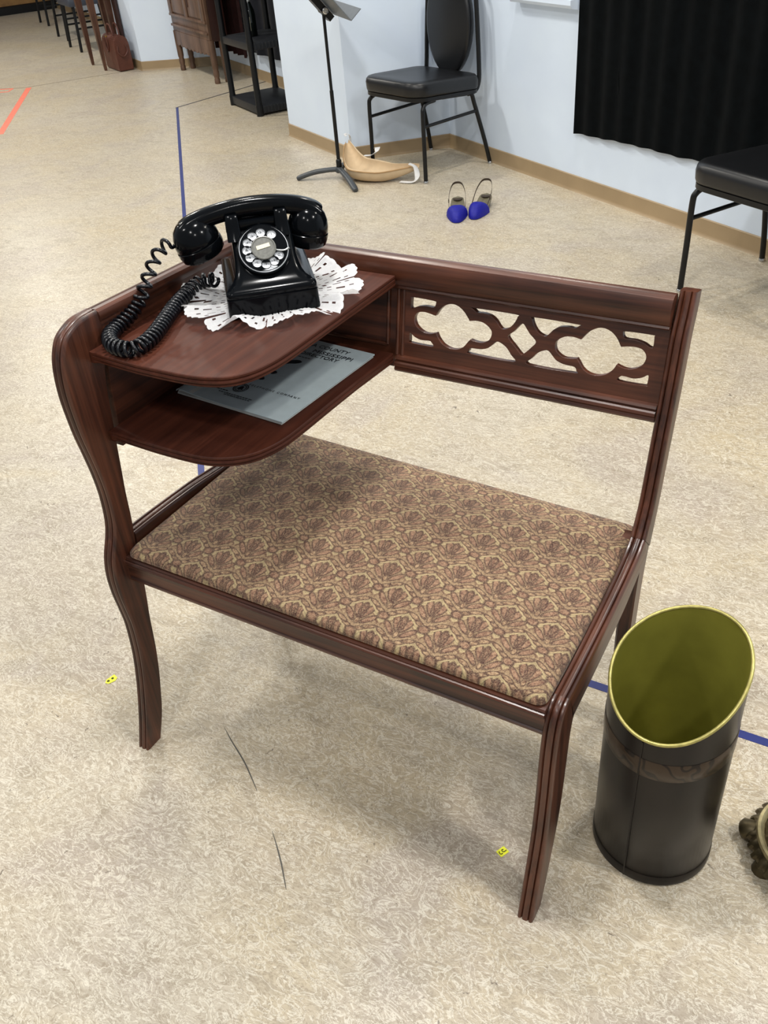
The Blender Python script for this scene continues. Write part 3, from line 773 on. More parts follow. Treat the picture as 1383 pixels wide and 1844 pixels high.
bm = BM(); R = loft(bm, [cyl(SR-.0025, rimz, 0), cyl(SR-.0025, .2, 0), cyl(SR-.0025, .012, 0), cyl(SR-.01, .008, 0)], True, False); bm.faces.new(R[-1]); obj('lining', bm, 'olive', sc, 50)
bm = BM(); pth = cyl(SR-.001, rimz, 0)
fr2 = []
rings = []
for k in range(NSg+1):
    p = pth[k % NSg]; q = pth[(k+1) % NSg]-pth[(k-1) % NSg]; t = q.normalized(); rad = Vector((p.x-.883, p.y-.175, 0)).normalized(); u = t.cross(rad).normalized()
    rings.append([p+rad*.0027*math.cos(2*PI*j/8)+u*.0027*math.sin(2*PI*j/8) for j in range(8)])
loft(bm, rings, True, False); obj('rim', bm, 'gold_rim', sc, 60)
bm = BM(); lo = lambda a: .268+.006*math.cos(a)+.010*math.sin(a); hi = lambda a: .305+.006*math.cos(a)+.010*math.sin(a)
loft(bm, [cyl(SR+.0002, lo, 0), cyl(SR+.0009, (lambda a: lo(a)+.001), 0), cyl(SR+.0009, (lambda a: hi(a)-.001), 0), cyl(SR+.0002, hi, 0)], True, False); obj('engraved_band', bm, 'band', sc, 40)
bm = BM(); loft(bm, [cyl(SR+.0002, .004, 0), cyl(SR+.0012, .005, 0), cyl(SR+.0012, .022, 0), cyl(SR+.0002, .024, 0)], True, False); obj('base_band', bm, 'tin', sc, 40)
bm = BM(); a = -1.75; dr = Vector((math.cos(a), math.sin(a), 0)); tn = Vector((-dr.y, dr.x, 0)); cen = Vector((.883, .175, 0))
loft(bm, [[cen+dr*(SR-.001)-tn*.0012+Vector((0, 0, z)), cen+dr*(SR+.0013)-tn*.0012+Vector((0, 0, z)), cen+dr*(SR+.0013)+tn*.0012+Vector((0, 0, z)), cen+dr*(SR-.001)+tn*.0012+Vector((0, 0, z))] for z in (.004, rimz(a)-.004)]); obj('side_seam', bm, 'tin', sc, 0)

# ------------------------------------------------------------------ ornate metal piece at the right edge
ew = thing('ornate_bronze_base', 'ornate bronze base with toothed edge at right edge, beside the tin bin', 'ornament', (1.118, .245, 0))
c = (1.118, .245, 0)
bm = BM(); NT = 34
rings = []
for r, z, tooth in ((.02, .018, 0), (.088, .018, 0), (.095, .022, .002), (.097, .026, .0035), (.094, .034, .002), (.088, .04, 0), (.03, .044, 0)):
    rings.append([Vector((c[0]+(r+tooth*(1 if (k % 6) < 3 else -.6))*math.cos(2*PI*k/(NT*6)), c[1]+(r+tooth*(1 if (k % 6) < 3 else -.6))*math.sin(2*PI*k/(NT*6)), z)) for k in range(NT*6)])
loft(bm, rings); obj('toothed_flange', bm, 'bronze', ew, 35)
bm = BM(); lathe(bm, [(.080, .038), (.087, .041), (.0885, .046), (.087, .051), (.083, .052), (.079, .049), (.076, .044)], 60, c); obj('rim_ring', bm, 'bronze_hi', ew, 50)
bm = BM()
rings = []
for r, z in ((.078, .042), (.070, .049), (.058, .047), (.044, .056), (.030, .075), (.022, .10), (.026, .12), (.018, .13)):
    rings.append([Vector((c[0]+r*(1+.03*math.cos(18*2*PI*k/144))*math.cos(2*PI*k/144), c[1]+r*(1+.03*math.cos(18*2*PI*k/144))*math.sin(2*PI*k/144), z)) for k in range(144)])
loft(bm, rings); obj('fluted_stem', bm, 'bronze', ew, 50)
for ang in (PI+.05, PI+2.15, PI-2.05):
    bm = BM(); dr = Vector((math.cos(ang), math.sin(ang), 0)); cc_ = Vector(c)
    tube(bm, [cc_+dr*.070+Vector((0, 0, .026)), cc_+dr*.090+Vector((0, 0, .024)), cc_+dr*.101+Vector((0, 0, .019)), cc_+dr*.106+Vector((0, 0, .015)), cc_+dr*.108+Vector((0, 0, .015))], [.012, .016, .018, .0145, .009], 16, True); obj('foot', bm, 'bronze', ew, 60)
for ang in [2*PI*k/9 for k in range(9)]:
    bm = BM(); lathe(bm, [(.017, .0), (.014, .010), (.009, .018), (.0001, .021)], 12, (c[0]+.082*math.cos(ang+.35), c[1]+.082*math.sin(ang+.35), 0), capb=True); obj('scallop', bm, 'bronze', ew, 50)

# ------------------------------------------------------------------ stickers
def wl(pts): return pts
sticker([(-.0028, -.0140), (.0050, -.0127), (.0119, .0006), (.0095, .0088), (-.0029, .0126), (-.0071, -.0062)], 'small yellow paper label with two dark marks, left of the bench front post', [[(-.0022, -.0088), (.0004, -.0086), (.0012, -.0062), (-.0014, -.0054), (-.0022, -.0088)], [(.0006, .0012), (.0032, .0008), (.0036, .0034), (.0010, .0040), (.0006, .0012)]], .0011, (-.200, .026, 0), 'yellow_label')
sticker([(-.0090, -.0054), (.0028, -.0104), (.0101, .0048), (-.0022, .0098)], 'small yellow square label marked CC on the floor under the bench front', [[(-.0043, -.0026), (-.0033, -.0049), (-.0006, -.006), (.0011, -.0051), (.0019, -.0028)], [(.0003, .0036), (-.0016, .0026), (-.001, .0004), (.0021, -.0001), (.0041, .0026), (.0049, .0051)]], .0008, (.680, .034, 0), 'yellow_label')

# ------------------------------------------------------------------ banquet chair
def banquet_chair(label, loc, rz):
    t = thing('banquet_chair', label, 'chair', loc, rz, 'black banquet chairs by the right wall')
    # local: front = -y
    def outline(w_f, w_b, yf, yb, r, n=6):
        pts = []
        for cx, cy, s, hw in ((w_b/2-r, yb-r, 0, 0), (-w_b/2+r, yb-r, 1, 0), (-w_f/2+r*1.6, yf+r*1.6, 2, 1), (w_f/2-r*1.6, yf+r*1.6, 3, 1)):
            R = r*1.6 if hw else r
            for k in range(n+1):
                q = (s+k/n)*PI/2; pts.append(Vector((cx+R*math.cos(q), cy+R*math.sin(q), 0)))
        return pts
    def lay(o, ins, z, tilt=.06):
        c = Vector((0, -.005, 0)); out = []
        for p in o:
            d = p-c; l = d.length; q = c+d*((l-ins)/l); out.append(Vector((q.x, q.y, z-tilt*(q.y+.2)))); 
        return out
    o = outline(.425, .455, -.258, .165, .055)
    bm = BM(); loft(bm, [lay(o, .012, .392), lay(o, .003, .394), lay(o, 0, .402), lay(o, -.002, .43), lay(o, .002, .446), lay(o, .012, .456), lay(o, .03, .460), lay(o, .08, .457), lay(o, .14, .455)]); obj('seat', bm, 'black_vinyl', t, 60, True)
    bm = BM(); loft(bm, [lay(o, .008, .372), lay(o, .004, .374), lay(o, .004, .390), lay(o, .008, .392)]); obj('seat_frame', bm, 'black_metal', t, 40, True)
    rt_ = .0105
    for sx in (-1, 1):
        bm = BM(); tube(bm, catmull([(sx*.176, -.11, .362), (sx*.190, -.175, .362), (sx*.200, -.205, .345), (sx*.203, -.212, .31), (sx*.204, -.213, .17), (sx*.2065, -.215, .004)], 5), rt_, 10)
        lg = obj('front_leg', bm, 'black_metal', t, 50, True)
        bm = BM(); lathe(bm, [(.011, 0), (.0125, .001), (.0125, .010), (.011, .012)], 12, (sx*.2065, -.215, 0), capb=True, capt=True); obj('glide', bm, 'chrome', lg, 40, True)
        bm = BM(); tube(bm, catmull([(sx*.180, -.06, .366), (sx*.190, .06, .358), (sx*.196, .115, .350), (sx*.200, .135, .30), (sx*.216, .188, .12), (sx*.2265, .215, .004)], 5), rt_, 10)
        lg = obj('rear_leg', bm, 'black_metal', t, 50, True)
        bm = BM(); lathe(bm, [(.011, 0), (.0125, .001), (.0125, .010), (.011, .012)], 12, (sx*.2265, .215, 0), capb=True, capt=True); obj('glide', bm, 'chrome', lg, 40, True)
        bm = BM(); tube(bm, [(sx*.203, -.213, .262), (sx*.203, .148, .268)], .008, 8); obj('stretcher', bm, 'black_metal', t, 50, True)
    pth = []
    for sx, seq in ((-1, ((.10, .352, .190), (.145, .358, .194), (.168, .385, .195), (.178, .44, .192), (.182, .60, .182), (.186, .78, .165))),):
        pth = [(-x, y, z) for y, z, x in seq]
    top = [(-.14*math.cos(a)*-1, .187, .80+.10*math.sin(a)) for a in [PI-.35-k*(PI-.7)/8 for k in range(9)]]
    full = pth+top+[(-x, y, z) for x, y, z in reversed(pth)]
    bm = BM(); tube(bm, catmull(full, 4), .0115, 10, True, .9); obj('back_frame', bm, 'black_metal', t, 50, True)
    bm = BM(); rings = []
    def oval(k, y): return [Vector((.152*k*math.cos(2*PI*j/36), y+.03*((.645+.235*k*math.sin(2*PI*j/36))-.645), .645+.235*k*math.sin(2*PI*j/36))) for j in range(36)]
    loft(bm, [oval(.90, .148), oval(.97, .151), oval(1., .160), oval(1., .180), oval(.96, .192), oval(.85, .196)]); obj('backrest', bm, 'black_vinyl', t, 60, True)
    return t
RZ = TH
def chair_at(t, n): return wp(t, n)
banquet_chair('black vinyl oval back banquet chair in the corner by the white pillar', (-1.280, 3.500, 0), -.347)
p = Vector((.356, 2.379, 0)); q = Vector((math.cos(RZ)*.202-math.sin(RZ)*-0, 0, 0))
loc2 = p-(D*(-.2065)+NN*(-.215))-NN*.042
banquet_chair('black banquet chair cut off by right edge in front of the black curtain', loc2, RZ)

# ------------------------------------------------------------------ curtain
def curtain(name, label, t0, t1, n0, z0f, z1, mat, folds, amp, seed):
    rnd = random.Random(seed); nx, nz = 160, 24
    ph_ = [(rnd.uniform(.6, 1.4), rnd.uniform(0, 6.28), f) for f in folds]
    bm = BM(); G = []
    for j in range(nz+1):
        v = j/nz; row = []
        for i in range(nx+1):
            u = i/nx; t = t0+(t1-t0)*u
            nn_ = sum(a*math.sin(f*2*PI*u+p+.25*math.sin(3*v+p)) for a, p, f in ph_)/len(ph_)*amp*(.55+.45*v)
            zb = z0f(u)
            z = z1+(zb-z1)*v
            row.append(bm.verts.new(wp(t, n0+nn_, z)))
        G.append(row)
    for j in range(nz):
        for i in range(nx): bm.faces.new((G[j][i], G[j][i+1], G[j+1][i+1], G[j+1][i]))
    bmesh.ops.solidify(bm, geom=bm.faces[:], thickness=.006)
    return tag(obj(name, bm, mat, None, 60), label, 'curtain')
curtain('black_curtain', 'long black velvet curtain hanging on the right wall above the floor', 1.067, 3.6, -.009, lambda u: .256+.052*min(1, u/.5)+.006*math.sin(u*14)+.002*math.sin(u*70), 2.6, 'curtain', (4, 7, 12, 23), .015, 4)

# ------------------------------------------------------------------ music stand
ms = Vector((-1.640, 3.187, 0))
mst = thing('music_stand', 'black music stand with tilted desk in front of the white pillar', 'music stand', ms)
a_ = Vector((.765, -.644, 0)).normalized(); q_ = Vector((.644, .765, 0)).normalized()
bm = BM(); lathe(bm, [(.0095, .04), (.0095, .42), (.0075, .421), (.0075, .752)], 14, ms, capb=True, capt=True); obj('pole', bm, 'black_metal', mst, 40)
bm = BM(); lathe(bm, [(.012, .036), (.0145, .04), (.0145, .088), (.012, .094), (.0095, .096)], 16, ms, capb=True); obj('collar', bm, 'black_metal', mst, 40)
hub = BM(); lathe(hub, [(.018, .030), (.024, .036), (.024, .050), (.018, .058)], 18, ms, capb=True, capt=True); obj('hub', hub, 'grey_metal', mst, 40)
for fx, fy in ((-1.845, 3.091), (-1.433, 3.005), (-1.715, 3.43)):
    e = Vector((fx, fy, 0)); bm = BM(); dr = (e-ms); l = dr.length
    tube(bm, catmull([ms+dr*.06+Vector((0, 0, .046)), ms+dr*.3+Vector((0, 0, .044)), ms+dr*.6+Vector((0, 0, .036)), ms+dr*.88+Vector((0, 0, .019)), e+Vector((0, 0, .009))], 5), [.012]*6+[.0125]*6+[.0125]*5+[.012, .0115, .010, .009], 12, True, 1.35); obj('leg', bm, 'grey_metal', mst, 60)
tau = math.radians(50); u_ = (-q_*math.cos(tau)+Vector((0, 0, math.sin(tau)))); nb = (q_*math.sin(tau)+Vector((0, 0, math.cos(tau))))
bot = ms+Vector((0, 0, .742))+q_*.055
def slab(bm, corners, nrm, th):
    prism(bm, [Vector(p)-nrm*th/2 for p in corners], nrm*th)
bm = BM(); slab(bm, [bot-a_*.25, bot+a_*.25, bot+a_*.25+u_*.33, bot-a_*.25+u_*.33], nb, .003)
desk = obj('desk', bm, 'desk_metal', mst, 0)
bm = BM(); slab(bm, [bot-a_*.25, bot+a_*.25, bot+a_*.25+nb*.065, bot-a_*.25+nb*.065], u_, .003); obj('lip', bm, 'desk_metal', mst, 0)
piv = ms+Vector((0, 0, .768))
bm = BM(); slab(bm, [piv-u_*.05-a_*.03, piv-u_*.05+a_*.03, piv+u_*.16+a_*.03, piv+u_*.16-a_*.03], nb, .03); obj('bracket', bm, 'black_metal', mst, 0)
rm = Vector((0, 0, 1)).rotation_difference(a_).to_matrix()
bm = BM(); lathe(bm, [(.0001, -.036), (.017, -.036), (.017, .036), (.0001, .036)], 20, piv, rm); obj('pivot', bm, 'black_metal', mst, 40)
bm = BM(); lathe(bm, [(.008, .036), (.0145, .036), (.0145, .040), (.0105, .042), (.0095, .0395), (.005, .0395), (.004, .042), (.0001, .042)], 20, piv, rm); obj('bolt', bm, 'chrome', mst, 40, label='round chrome pivot bolt')
bm = BM(); bmesh.ops.create_icosphere(bm, subdivisions=2, radius=.012, matrix=Matrix.Translation(bot+a_*.1+u_*.05+nb*.012)); obj('clip', bm, 'white_plastic', mst, 60)

# ------------------------------------------------------------------ tan padded pouch
pd = thing('padded_pouch', 'tan crescent shaped padded pouch with white straps on the floor by the music stand', 'padding', (-1.42, 3.27, 0))
A0, A1 = Vector((-1.715, 3.350, 0)), Vector((-1.235, 3.245, 0))
ax = (A1-A0).normalized(); dp = Vector((-ax.y, ax.x, 0)); LL = (A1-A0).length
rings = []; NU, NV = 28, 18
for i in range(NU+1):
    s = i/NU; e = max(.02, math.sin(PI*(s*.93+.035)))
    cx = A0+ax*(LL*s)-dp*(.135*math.sin(PI*s)-.035)
    lift = .112*max(0, (.42-s)/.42)**1.6+.05*max(0, (s-.72)/.28)**1.4
    wd = .078*e**.85; hf = .062*e**.6; hb = .082*e**.6
    ring = []
    for k in range(NV+1):                       # outer hull from front rim under to back rim
        a = PI*k/NV; y = -math.cos(a)*wd; z = (1-math.sin(a)**.8)*(hf if k < NV/2 else hb)
        ring.append(cx+dp*y+Vector((0, 0, z+lift+.001)))
    for k in range(NV, -1, -1):                  # inner face
        a = PI*k/NV; y = -math.cos(a)*wd*.86; z = (1-math.sin(a)**.9)*(hf if k < NV/2 else hb)*.72+.30*(hf+hb)*.5
        ring.append(cx+dp*y+Vector((0, 0, z+lift+.001)))
    rings.append(ring)
bm = BM(); loft(bm, rings); obj('body', bm, 'nude', pd, 60)
bm = BM(); tube(bm, [r_[0]+(r_[0]-r_[3]).normalized()*.001 for r_ in rings[1:-1]], .0035, 6); obj('piping', bm, 'piping', pd, 60)
def strap(path, w, parent):
    bm = BM(); c_ = catmull(path, 6); rings = []
    for p_, t_, a, b in frames(c_):
        s_ = Vector((-t_.y, t_.x, 0)); s_ = s_.normalized() if s_.length > .2 else dp
        nrm = t_.cross(s_).normalized(); rings.append([p_-s_*w/2, p_+s_*w/2, p_+s_*w/2+nrm*.0015, p_-s_*w/2+nrm*.0015])
    loft(bm, rings); obj('strap', bm, 'elastic', parent, 50, label='white elastic strap')
m0 = A0+ax*.16+dp*.02
strap([m0+Vector((0, 0, .075))-ax*.03, m0+ax*.03+Vector((0, 0, .085)), m0+ax*.06+Vector((0, 0, .105)), m0+ax*.055+dp*.02+Vector((0, 0, .12)), m0+ax*.03+dp*.035+Vector((0, 0, .112))], .026, pd)
e0 = A1-ax*.02
strap([e0+Vector((0, 0, .085))-dp*.01, e0+ax*.03+Vector((0, 0, .07)), e0+ax*.05-dp*.01+Vector((0, 0, .03)), e0+ax*.035-dp*.03+Vector((0, 0, .006)), e0-ax*.03-dp*.05+Vector((0, 0, .004))], .026, pd)
strap([A0+dp*.03+Vector((0, 0, .155)), A0-ax*.008+dp*.035+Vector((0, 0, .165)), A0+dp*.055+Vector((0, 0, .155)), A0+dp*.06+Vector((0, 0, .12))], .014, pd)

# ------------------------------------------------------------------ blue slingback shoes
def shoe(label, toe, heel, side):
    toe, heel = Vector(toe), Vector(heel); ln = (heel-toe).length; yv = (heel-toe).normalized(); rz = math.atan2(-yv.x, yv.y)
    t = thing('slingback_shoe', label, 'shoe', (toe+heel)/2, rz, 'pair of blue slingback shoes')
    # local y: toe at -ln/2, heel at +ln/2
    def half(s):       # half width of the sole along 0..1
        return .004+.036*(math.sin(PI*min(1, s/.62)*.5)**.6)*(1-.34*max(0, (s-.35))/.65) if s < .9 else (.028*math.sqrt(max(.0, 1-((s-.9)/.1)**2))+.001)
    zs = lambda s: .004+.034*max(0, (s-.42)/.58)**1.25
    bm = BM(); rings = []
    for i in range(25):
        s = i/24; w = half(s); y = -ln/2+ln*s; z = zs(s); rings.append([Vector((-w, y, z)), Vector((w, y, z)), Vector((w*.97, y, z+.006)), Vector((-w*.97, y, z+.006))])
    loft(bm, rings); obj('insole', bm, 'insole', t, 40, True)
    bm = BM(); rings = []
    for i in range(16):
        s = i/15*.37; w = half(s)*1.28+.003; y = -ln/2-.003+ln*s; h = .012+.040*math.sin(PI/2*min(1, s/.33))**.8
        rings.append([Vector((w*math.cos(PI*k/12), y+.020*(abs(math.cos(PI*k/12))-.3)*(s/.37), .003+h*math.sin(PI*k/12)**.8)) for k in range(13)])
    R = loft(bm, rings, False, False); bm.faces.new(R[0]); bmesh.ops.solidify(bm, geom=bm.faces[:], thickness=.002)
    obj('toe_upper', bm, 'blue', t, 60, True)
    bm = BM(); lathe(bm, [(.007, 0), (.0075, .002), (.009, .02), (.017, .034), (.022, .040)], 16, (0, ln/2-.022, 0), capb=True, capt=True); obj('heel', bm, 'strap', t, 50, True)
    bm = BM(); c_ = catmull([(-.036, -ln*.10, .03), (-.038, ln*.08, .048), (-.036, ln*.30, .075), (-.022, ln*.47, .10), (0, ln*.52, .105), (.022, ln*.47, .10), (.036, ln*.30, .075), (.038, ln*.08, .048), (.036, -ln*.10, .03)], 5)
    rings = [[p-Vector((0, 0, .0045)), p+Vector((0, 0, .0045)), p+Vector((0, 0, .0045))+Vector((-p.x, -p.y, 0)).normalized()*.002, p-Vector((0, 0, .0045))+Vector((-p.x, -p.y, 0)).normalized()*.002] for p in c_]
    loft(bm, rings); sp = obj('heel_strap', bm, 'strap', t, 50, True)
    bm = BM(); box(bm, (side*.038, ln*.12, .053), (.004, .016, .016), None, .0015); obj('buckle', bm, 'strap', sp, 40, True)
shoe('blue slingback shoe with pointed toe, left one of the pair by the chair', (-.752, 2.750, 0), (-.852, 2.965, 0), -1)
shoe('blue slingback shoe turned outward, right one of the pair by the chair', (-.700, 2.812, 0), (-.742, 3.045, 0), 1)

# ------------------------------------------------------------------ black shelving unit with bottle
shu = thing('shelving_unit', 'black plastic two tier shelf unit standing in the alcove', 'shelf', wp(-1.80, -.30))
T0, T1, N0, N1 = -2.06, -1.545, -.487, -.12
for t_, n_ in ((T0, N0), (T1, N0), (T0, N1), (T1, N1)):
    bm = BM(); c0 = wp(t_, n_)
    sx, sy = (1 if t_ == T0 else -1), (1 if n_ == N0 else -1)
    cc0 = wp(t_+sx*.02, n_+sy*.02)
    lathe(bm, [(.024, 0), (.024, .06), (.021, .07), (.020, .38), (.023, .40), (.023, .44), (.020, .46), (.019, .95)], 14, cc0, capb=True, capt=True); obj('post', bm, 'black_metal', shu, 40)
for z0, z1, nm in ((.012, .062, 'bottom_shelf'), (.388, .432, 'middle_shelf'), (.88, .925, 'top_shelf')):
    bm = BM(); c0 = wp((T0+T1)/2, (N0+N1)/2, (z0+z1)/2); rm2 = Matrix.Rotation(TH, 3, 'Z')
    box(bm, c0, (T1-T0-.012, N1-N0-.012, z1-z0), rm2, .006)
    for k in range(12):                          # corrugated end
        box(bm, wp(T1-.003, N0+.05+k*(N1-N0-.1)/11, (z0+z1)/2), (.008, .012, (z1-z0)*.8), rm2, .002, 1)
    obj(nm, bm, 'black_plastic', shu, 30)
bt = thing('wine_bottle', 'dark green bottle with silver foil neck on the middle black shelf', 'bottle', (-3.105, 4.485, .4325))
bl = (-3.105, 4.485, .4325)
bm = BM(); lathe(bm, [(.036, 0), (.040, .004), (.040, .125), (.037, .15), (.026, .178), (.0165, .205), (.0145, .252), (.0155, .255), (.0155, .265)], 28, bl, capb=True, capt=True); obj('body', bm, 'bottle', bt, 50)
bm = BM(); lathe(bm, [(.0185, .200), (.0156, .222), (.0156, .250), (.0166, .254), (.0166, .267), (.0001, .268)], 24, bl); obj('foil', bm, 'silver_foil', bt, 40)
bm = BM()
rings = [[Vector((bl[0]+.0404*math.cos(a), bl[1]+.0404*math.sin(a), bl[2]+z)) for a in [-2.3+k*.12 for k in range(13)]] for z in (.035, .115)]
loft(bm, rings, False, False); bmesh.ops.solidify(bm, geom=bm.faces[:], thickness=.0004); obj('label', bm, 'label_paper', bt, 50)
curtain('navy_curtain', 'dark navy cloth hanging behind the black shelf unit in the alcove', -2.70, -1.0, -.035, lambda u: .205, 2.5, 'navy_cloth', (4, 7, 11), .03, 9)
curtain('maroon_curtain', 'dark maroon cloth hanging between the wooden cabinet and the black shelf unit', -3.42, -2.735, -.035, lambda u: .16, 2.5, 'maroon', (3, 5, 8), .03, 5)

# ------------------------------------------------------------------ wooden cabinet
cb = thing('wooden_cabinet', 'old brown wooden cabinet on turned legs with scalloped apron', 'cabinet', wp(-3.27, -.15))
C0, C1, CN0, CN1 = -3.69, -2.84, -.292, -.12
rm2 = Matrix.Rotation(TH, 3, 'Z')
bm = BM(); box(bm, wp((C0+C1)/2, CN0+.012, .75), (C1-C0, .024, .92), rm2, .003)
# face frame mouldings
for tt in (C0+.05, (C0+C1)/2, C1-.05): box(bm, wp(tt, CN0-.006, .80), (.07, .014, .78), rm2, .004)
for zz in (.345, .42): box(bm, wp((C0+C1)/2, CN0-.008, zz), (C1-C0-.01, .016, .018), rm2, .005)
obj('front', bm, 'cab', cb, 30)
for k in (-1, 1):
    tc = (C0+C1)/2+k*.205
    bm = BM(); box(bm, wp(tc, CN0-.003, .80), (.30, .008, .72), rm2, .003); dr_ = obj('door_panel', bm, 'cab', cb, 30)
    bm = BM(); box(bm, wp(tc-.135, CN0-.004, .83), (.014, .016, .66), rm2, .002); obj('groove_shade_strip', bm, 'cab_dark', dr_, 30)  # raised dark strip, its colour stands in for the shade of a recess
bm = BM(); box(bm, wp(C1-.012, (CN0+CN1)/2, .75), (.024, CN1-CN0-.05, .92), rm2, .003); obj('side_panel', bm, 'cab_dark', cb, 30)
bm = BM(); box(bm, wp(C0+.012, (CN0+CN1)/2, .75), (.024, CN1-CN0-.05, .92), rm2, .003); obj('side_panel', bm, 'cab_dark', cb, 30)
bm = BM(); box(bm, wp((C0+C1)/2, (CN0+CN1)/2-.01, 1.225), (C1-C0, CN1-CN0, .03), rm2, .006); obj('top', bm, 'cab', cb, 30)
bm = BM(); n_s = 9; pts = [(C0+.03, .30)]
for i in range(n_s*8+1):
    u = i/(n_s*8); pts.append((C0+.03+(C1-C0-.06)*u, .212-.016*abs(math.sin(PI*n_s*u))-.012*math.sin(PI*u)))
pts.append((C1-.03, .30))
prism(bm, [wp(a, CN0-.004, z) for a, z in pts], NN*.018); obj('apron', bm, 'cab', cb, 30)
for t_, n_ in ((C0+.02, CN0+.015), (C1-.02, CN0+.015), (C0+.02, CN1-.07), (C1-.02, CN1-.07)):
    bm = BM(); lathe(bm, [(.020, 0), (.022, .004), (.022, .03), (.018, .04), (.022, .055), (.024, .075), (.020, .095), (.024, .11), (.026, .20), (.026, .30)], 14, wp(t_, n_), capb=True, capt=True); obj('leg', bm, 'cab', cb, 40)

# ------------------------------------------------------------------ brown leather bag and board
bg_ = Vector((-5.315, 5.405, 0))
bag = thing('leather_bag', 'brown leather satchel bag with top handles standing by the far white pillar', 'bag', bg_, 0)
P0, P1, P2 = Vector((-5.237, 5.313, 0)), Vector((-5.545, 5.47, 0)), Vector((-5.09, 5.375, 0))
e1 = (P1-P0).normalized(); e2 = Vector((-e1.y, e1.x, 0)); e2 = e2 if e2.dot(P2-P0) > 0 else -e2
LB_, WB_ = .34, .128
def brect(i, j, z, r=.012):
    o_ = P0+e1*(LB_*i)+e2*(WB_*j); a = e1*(LB_*(1-2*i)); b = e2*(WB_*(1-2*j)); return [o_+Vector((0, 0, z)), o_+a+Vector((0, 0, z)), o_+a+b+Vector((0, 0, z)), o_+b+Vector((0, 0, z))]
bm = BM(); loft(bm, [brect(0, 0, .003), brect(-.004, -.01, .06), brect(0, .0, .20), brect(.003, .08, .245), brect(.008, .30, .268)]); es = bm.edges[:]; bmesh.ops.bevel(bm, geom=es, offset=.006, segments=2, affect='EDGES'); obj('body', bm, 'leather', bag, 22)
for j in (.28, .72):
    bm = BM(); c0 = P0+e1*(LB_*.5)+e2*(WB_*j)
    tube(bm, catmull([c0-e1*.07+Vector((0, 0, .25)), c0-e1*.065+Vector((0, 0, .30)), c0-e1*.03+Vector((0, 0, .345)), c0+e1*.03+Vector((0, 0, .345)), c0+e1*.065+Vector((0, 0, .30)), c0+e1*.07+Vector((0, 0, .25))], 5), .007, 8); obj('handle', bm, 'leather', bag, 60)
bm = BM(); c0 = P0+e2*(WB_*.45)-e1*.006
tube(bm, catmull([c0-e2*.035+Vector((0, 0, .20)), c0-e2*.04-e1*.004+Vector((0, 0, .15)), c0-e1*.008+Vector((0, 0, .115)), c0+e2*.04-e1*.004+Vector((0, 0, .15)), c0+e2*.035+Vector((0, 0, .20))], 5), .006, 8); obj('side_loop', bm, 'leather', bag, 60)
bm = BM(); c0 = P0+e1*(LB_*.55)-e2*.006
tube(bm, catmull([c0-e1*.03+Vector((0, 0, .25)), c0-e1*.028+Vector((0, 0, .18)), c0+Vector((0, 0, .145)), c0+e1*.028+Vector((0, 0, .18)), c0+e1*.03+Vector((0, 0, .25))], 5), .0055, 8); obj('front_loop', bm, 'leather', bag, 60)
bm = BM(); box(bm, P0+e1*.17-e2*.002+Vector((0, 0, .262)), (.016, .016, .012), None, .003); obj('clasp', bm, 'brass', bag, 30)
bm = BM(); prism(bm, [wp(-4.42, -.566), wp(-4.32, -.566), wp(-4.32, -.545), wp(-4.42, -.545)], Vector((0, 0, 1.9))); 
tag(obj('wooden_board', bm, 'cab_dark', None, 0), 'narrow dark brown upright board against the far pillar behind the leather bag', 'board')

# ------------------------------------------------------------------ far table and chairs
tb = thing('wooden_table', 'brown wooden table with slim tapering legs in front of far black chairs', 'table', (-5.6, 5.47, 0))
tA, tB = Vector((-5.799, 5.548, 0)), Vector((-5.449, 5.355, 0))
tv = (tB-tA).normalized(); tn2 = Vector((-tv.y, tv.x, 0))
for p_ in (tA, tB, tA+tv*.06+tn2*.19, tB-tv*.17+tn2*.19):
    bm = BM(); rings = []
    for z, w in ((0, .010), (.02, .012), (.35, .022), (.69, .030)): rings.append([p_+tv*x*w+tn2*y*w+Vector((0, 0, z)) for x, y in ((-1, -1), (1, -1), (1, 1), (-1, 1))])
    loft(bm, rings); obj('leg', bm, 'pole_wood', tb, 0)
bm = BM(); c0 = (tA+tB)/2+tn2*.095
prism(bm, [c0+tv*x+tn2*y+Vector((0, 0, .70)) for x, y in ((-.23, -.13), (.23, -.13), (.23, .12), (-.23, .12))], (0, 0, .03)); obj('tabletop', bm, 'pole_wood', tb, 0)
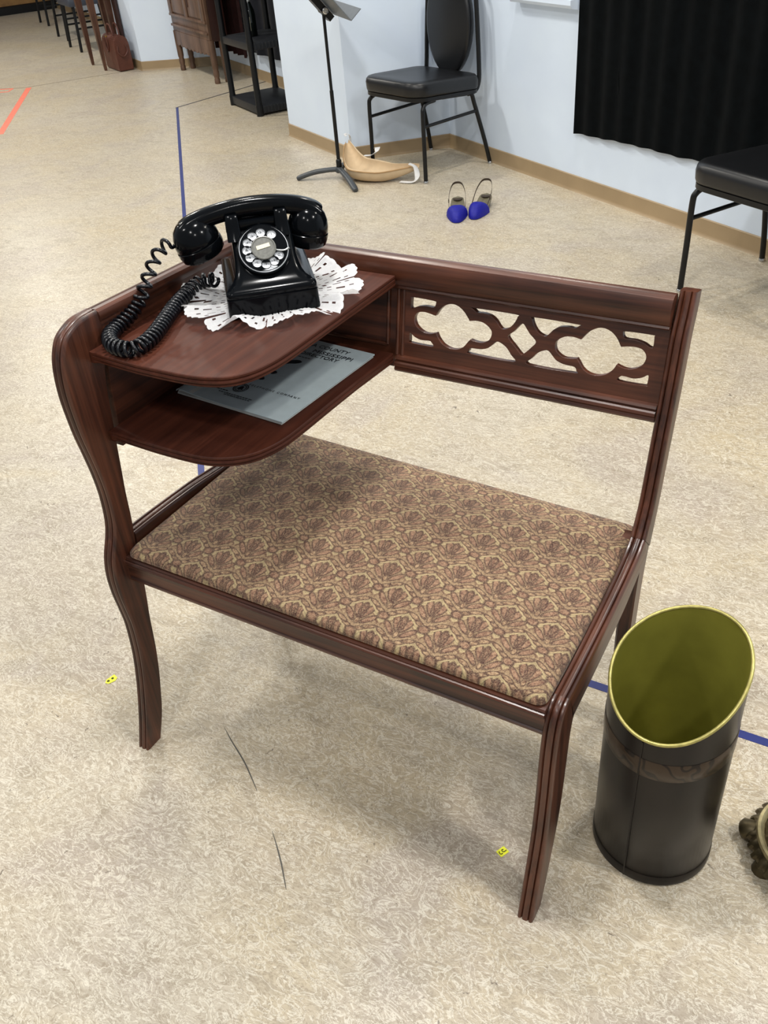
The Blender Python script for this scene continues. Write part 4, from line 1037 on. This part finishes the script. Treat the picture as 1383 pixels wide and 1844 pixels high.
bm = BM(); prism(bm, [c0+tv*x+tn2*y+Vector((0, 0, .62)) for x, y in ((-.2, -.09), (.2, -.09), (.2, .09), (-.2, .09))], (0, 0, .08)); obj('apron', bm, 'pole_wood', tb, 0)
def far_chair(label, legs, seat_c, sw, sd, rz, zseat=.42, back=True, mat='slate_vinyl'):
    t = thing('side_chair', label, 'chair', (seat_c[0], seat_c[1], 0), rz, 'dark chairs behind the brown table')
    bm = BM(); box(bm, (0, 0, zseat), (sw, sd, .07), None, .02); obj('seat', bm, mat, t, 40, True)
    for x, y in ((-1, -1), (1, -1), (-1, 1), (1, 1)):
        bm = BM(); tube(bm, [(x*sw*.42, y*sd*.40, zseat-.03), (x*sw*.46, y*sd*.46, .002)], .014, 8); obj('leg', bm, 'black_metal', t, 50, True)
    for x in (-1, 1):
        bm = BM(); tube(bm, [(x*sw*.45, -sd*.43, .2), (x*sw*.45, sd*.43, .2)], .009, 8); obj('stretcher', bm, 'black_metal', t, 50, True)
    bm = BM(); box(bm, (0, sd*.52, .72), (sw*.95, .035, .42), None, .015); obj('backrest', bm, mat, t, 40, True)
    for x in (-1, 1):
        bm = BM(); tube(bm, [(x*sw*.44, sd*.46, zseat-.02), (x*sw*.44, sd*.52, .88)], .012, 8); obj('back_post', bm, 'black_metal', t, 50, True)
    return t
far_chair('dark chair with slate seat right behind the brown table at far left', None, (-6.56, 6.36), .50, .46, TH)
far_chair('dark chair with slate seat, second one behind the brown table', None, (-7.31, 6.90), .50, .46, TH)
far_chair('black chair farthest away at the left, before the brown panelled wall', None, (-8.54, 7.76), .50, .46, TH, mat='black_vinyl')
# black tapered post beside the table
bm = BM(); p_ = Vector((-5.80, 6.02, 0)); lathe(bm, [(.014, 0), (.02, .05), (.034, .45), (.04, .8), (.02, .82)], 14, p_, capb=True, capt=True); 
po_ = thing('black_post', 'black tapered post just behind the leather bag', 'post', p_)
obj('shaft', bm, 'black_metal', po_, 40)
bm = BM(); lathe(bm, [(.07, 0), (.07, .008), (.02, .014)], 20, p_, capb=True, capt=True); obj('foot_plate', bm, 'black_metal', po_, 40)

for o in list(bpy.data.objects):
    if o.type == 'MESH': o.data.update()
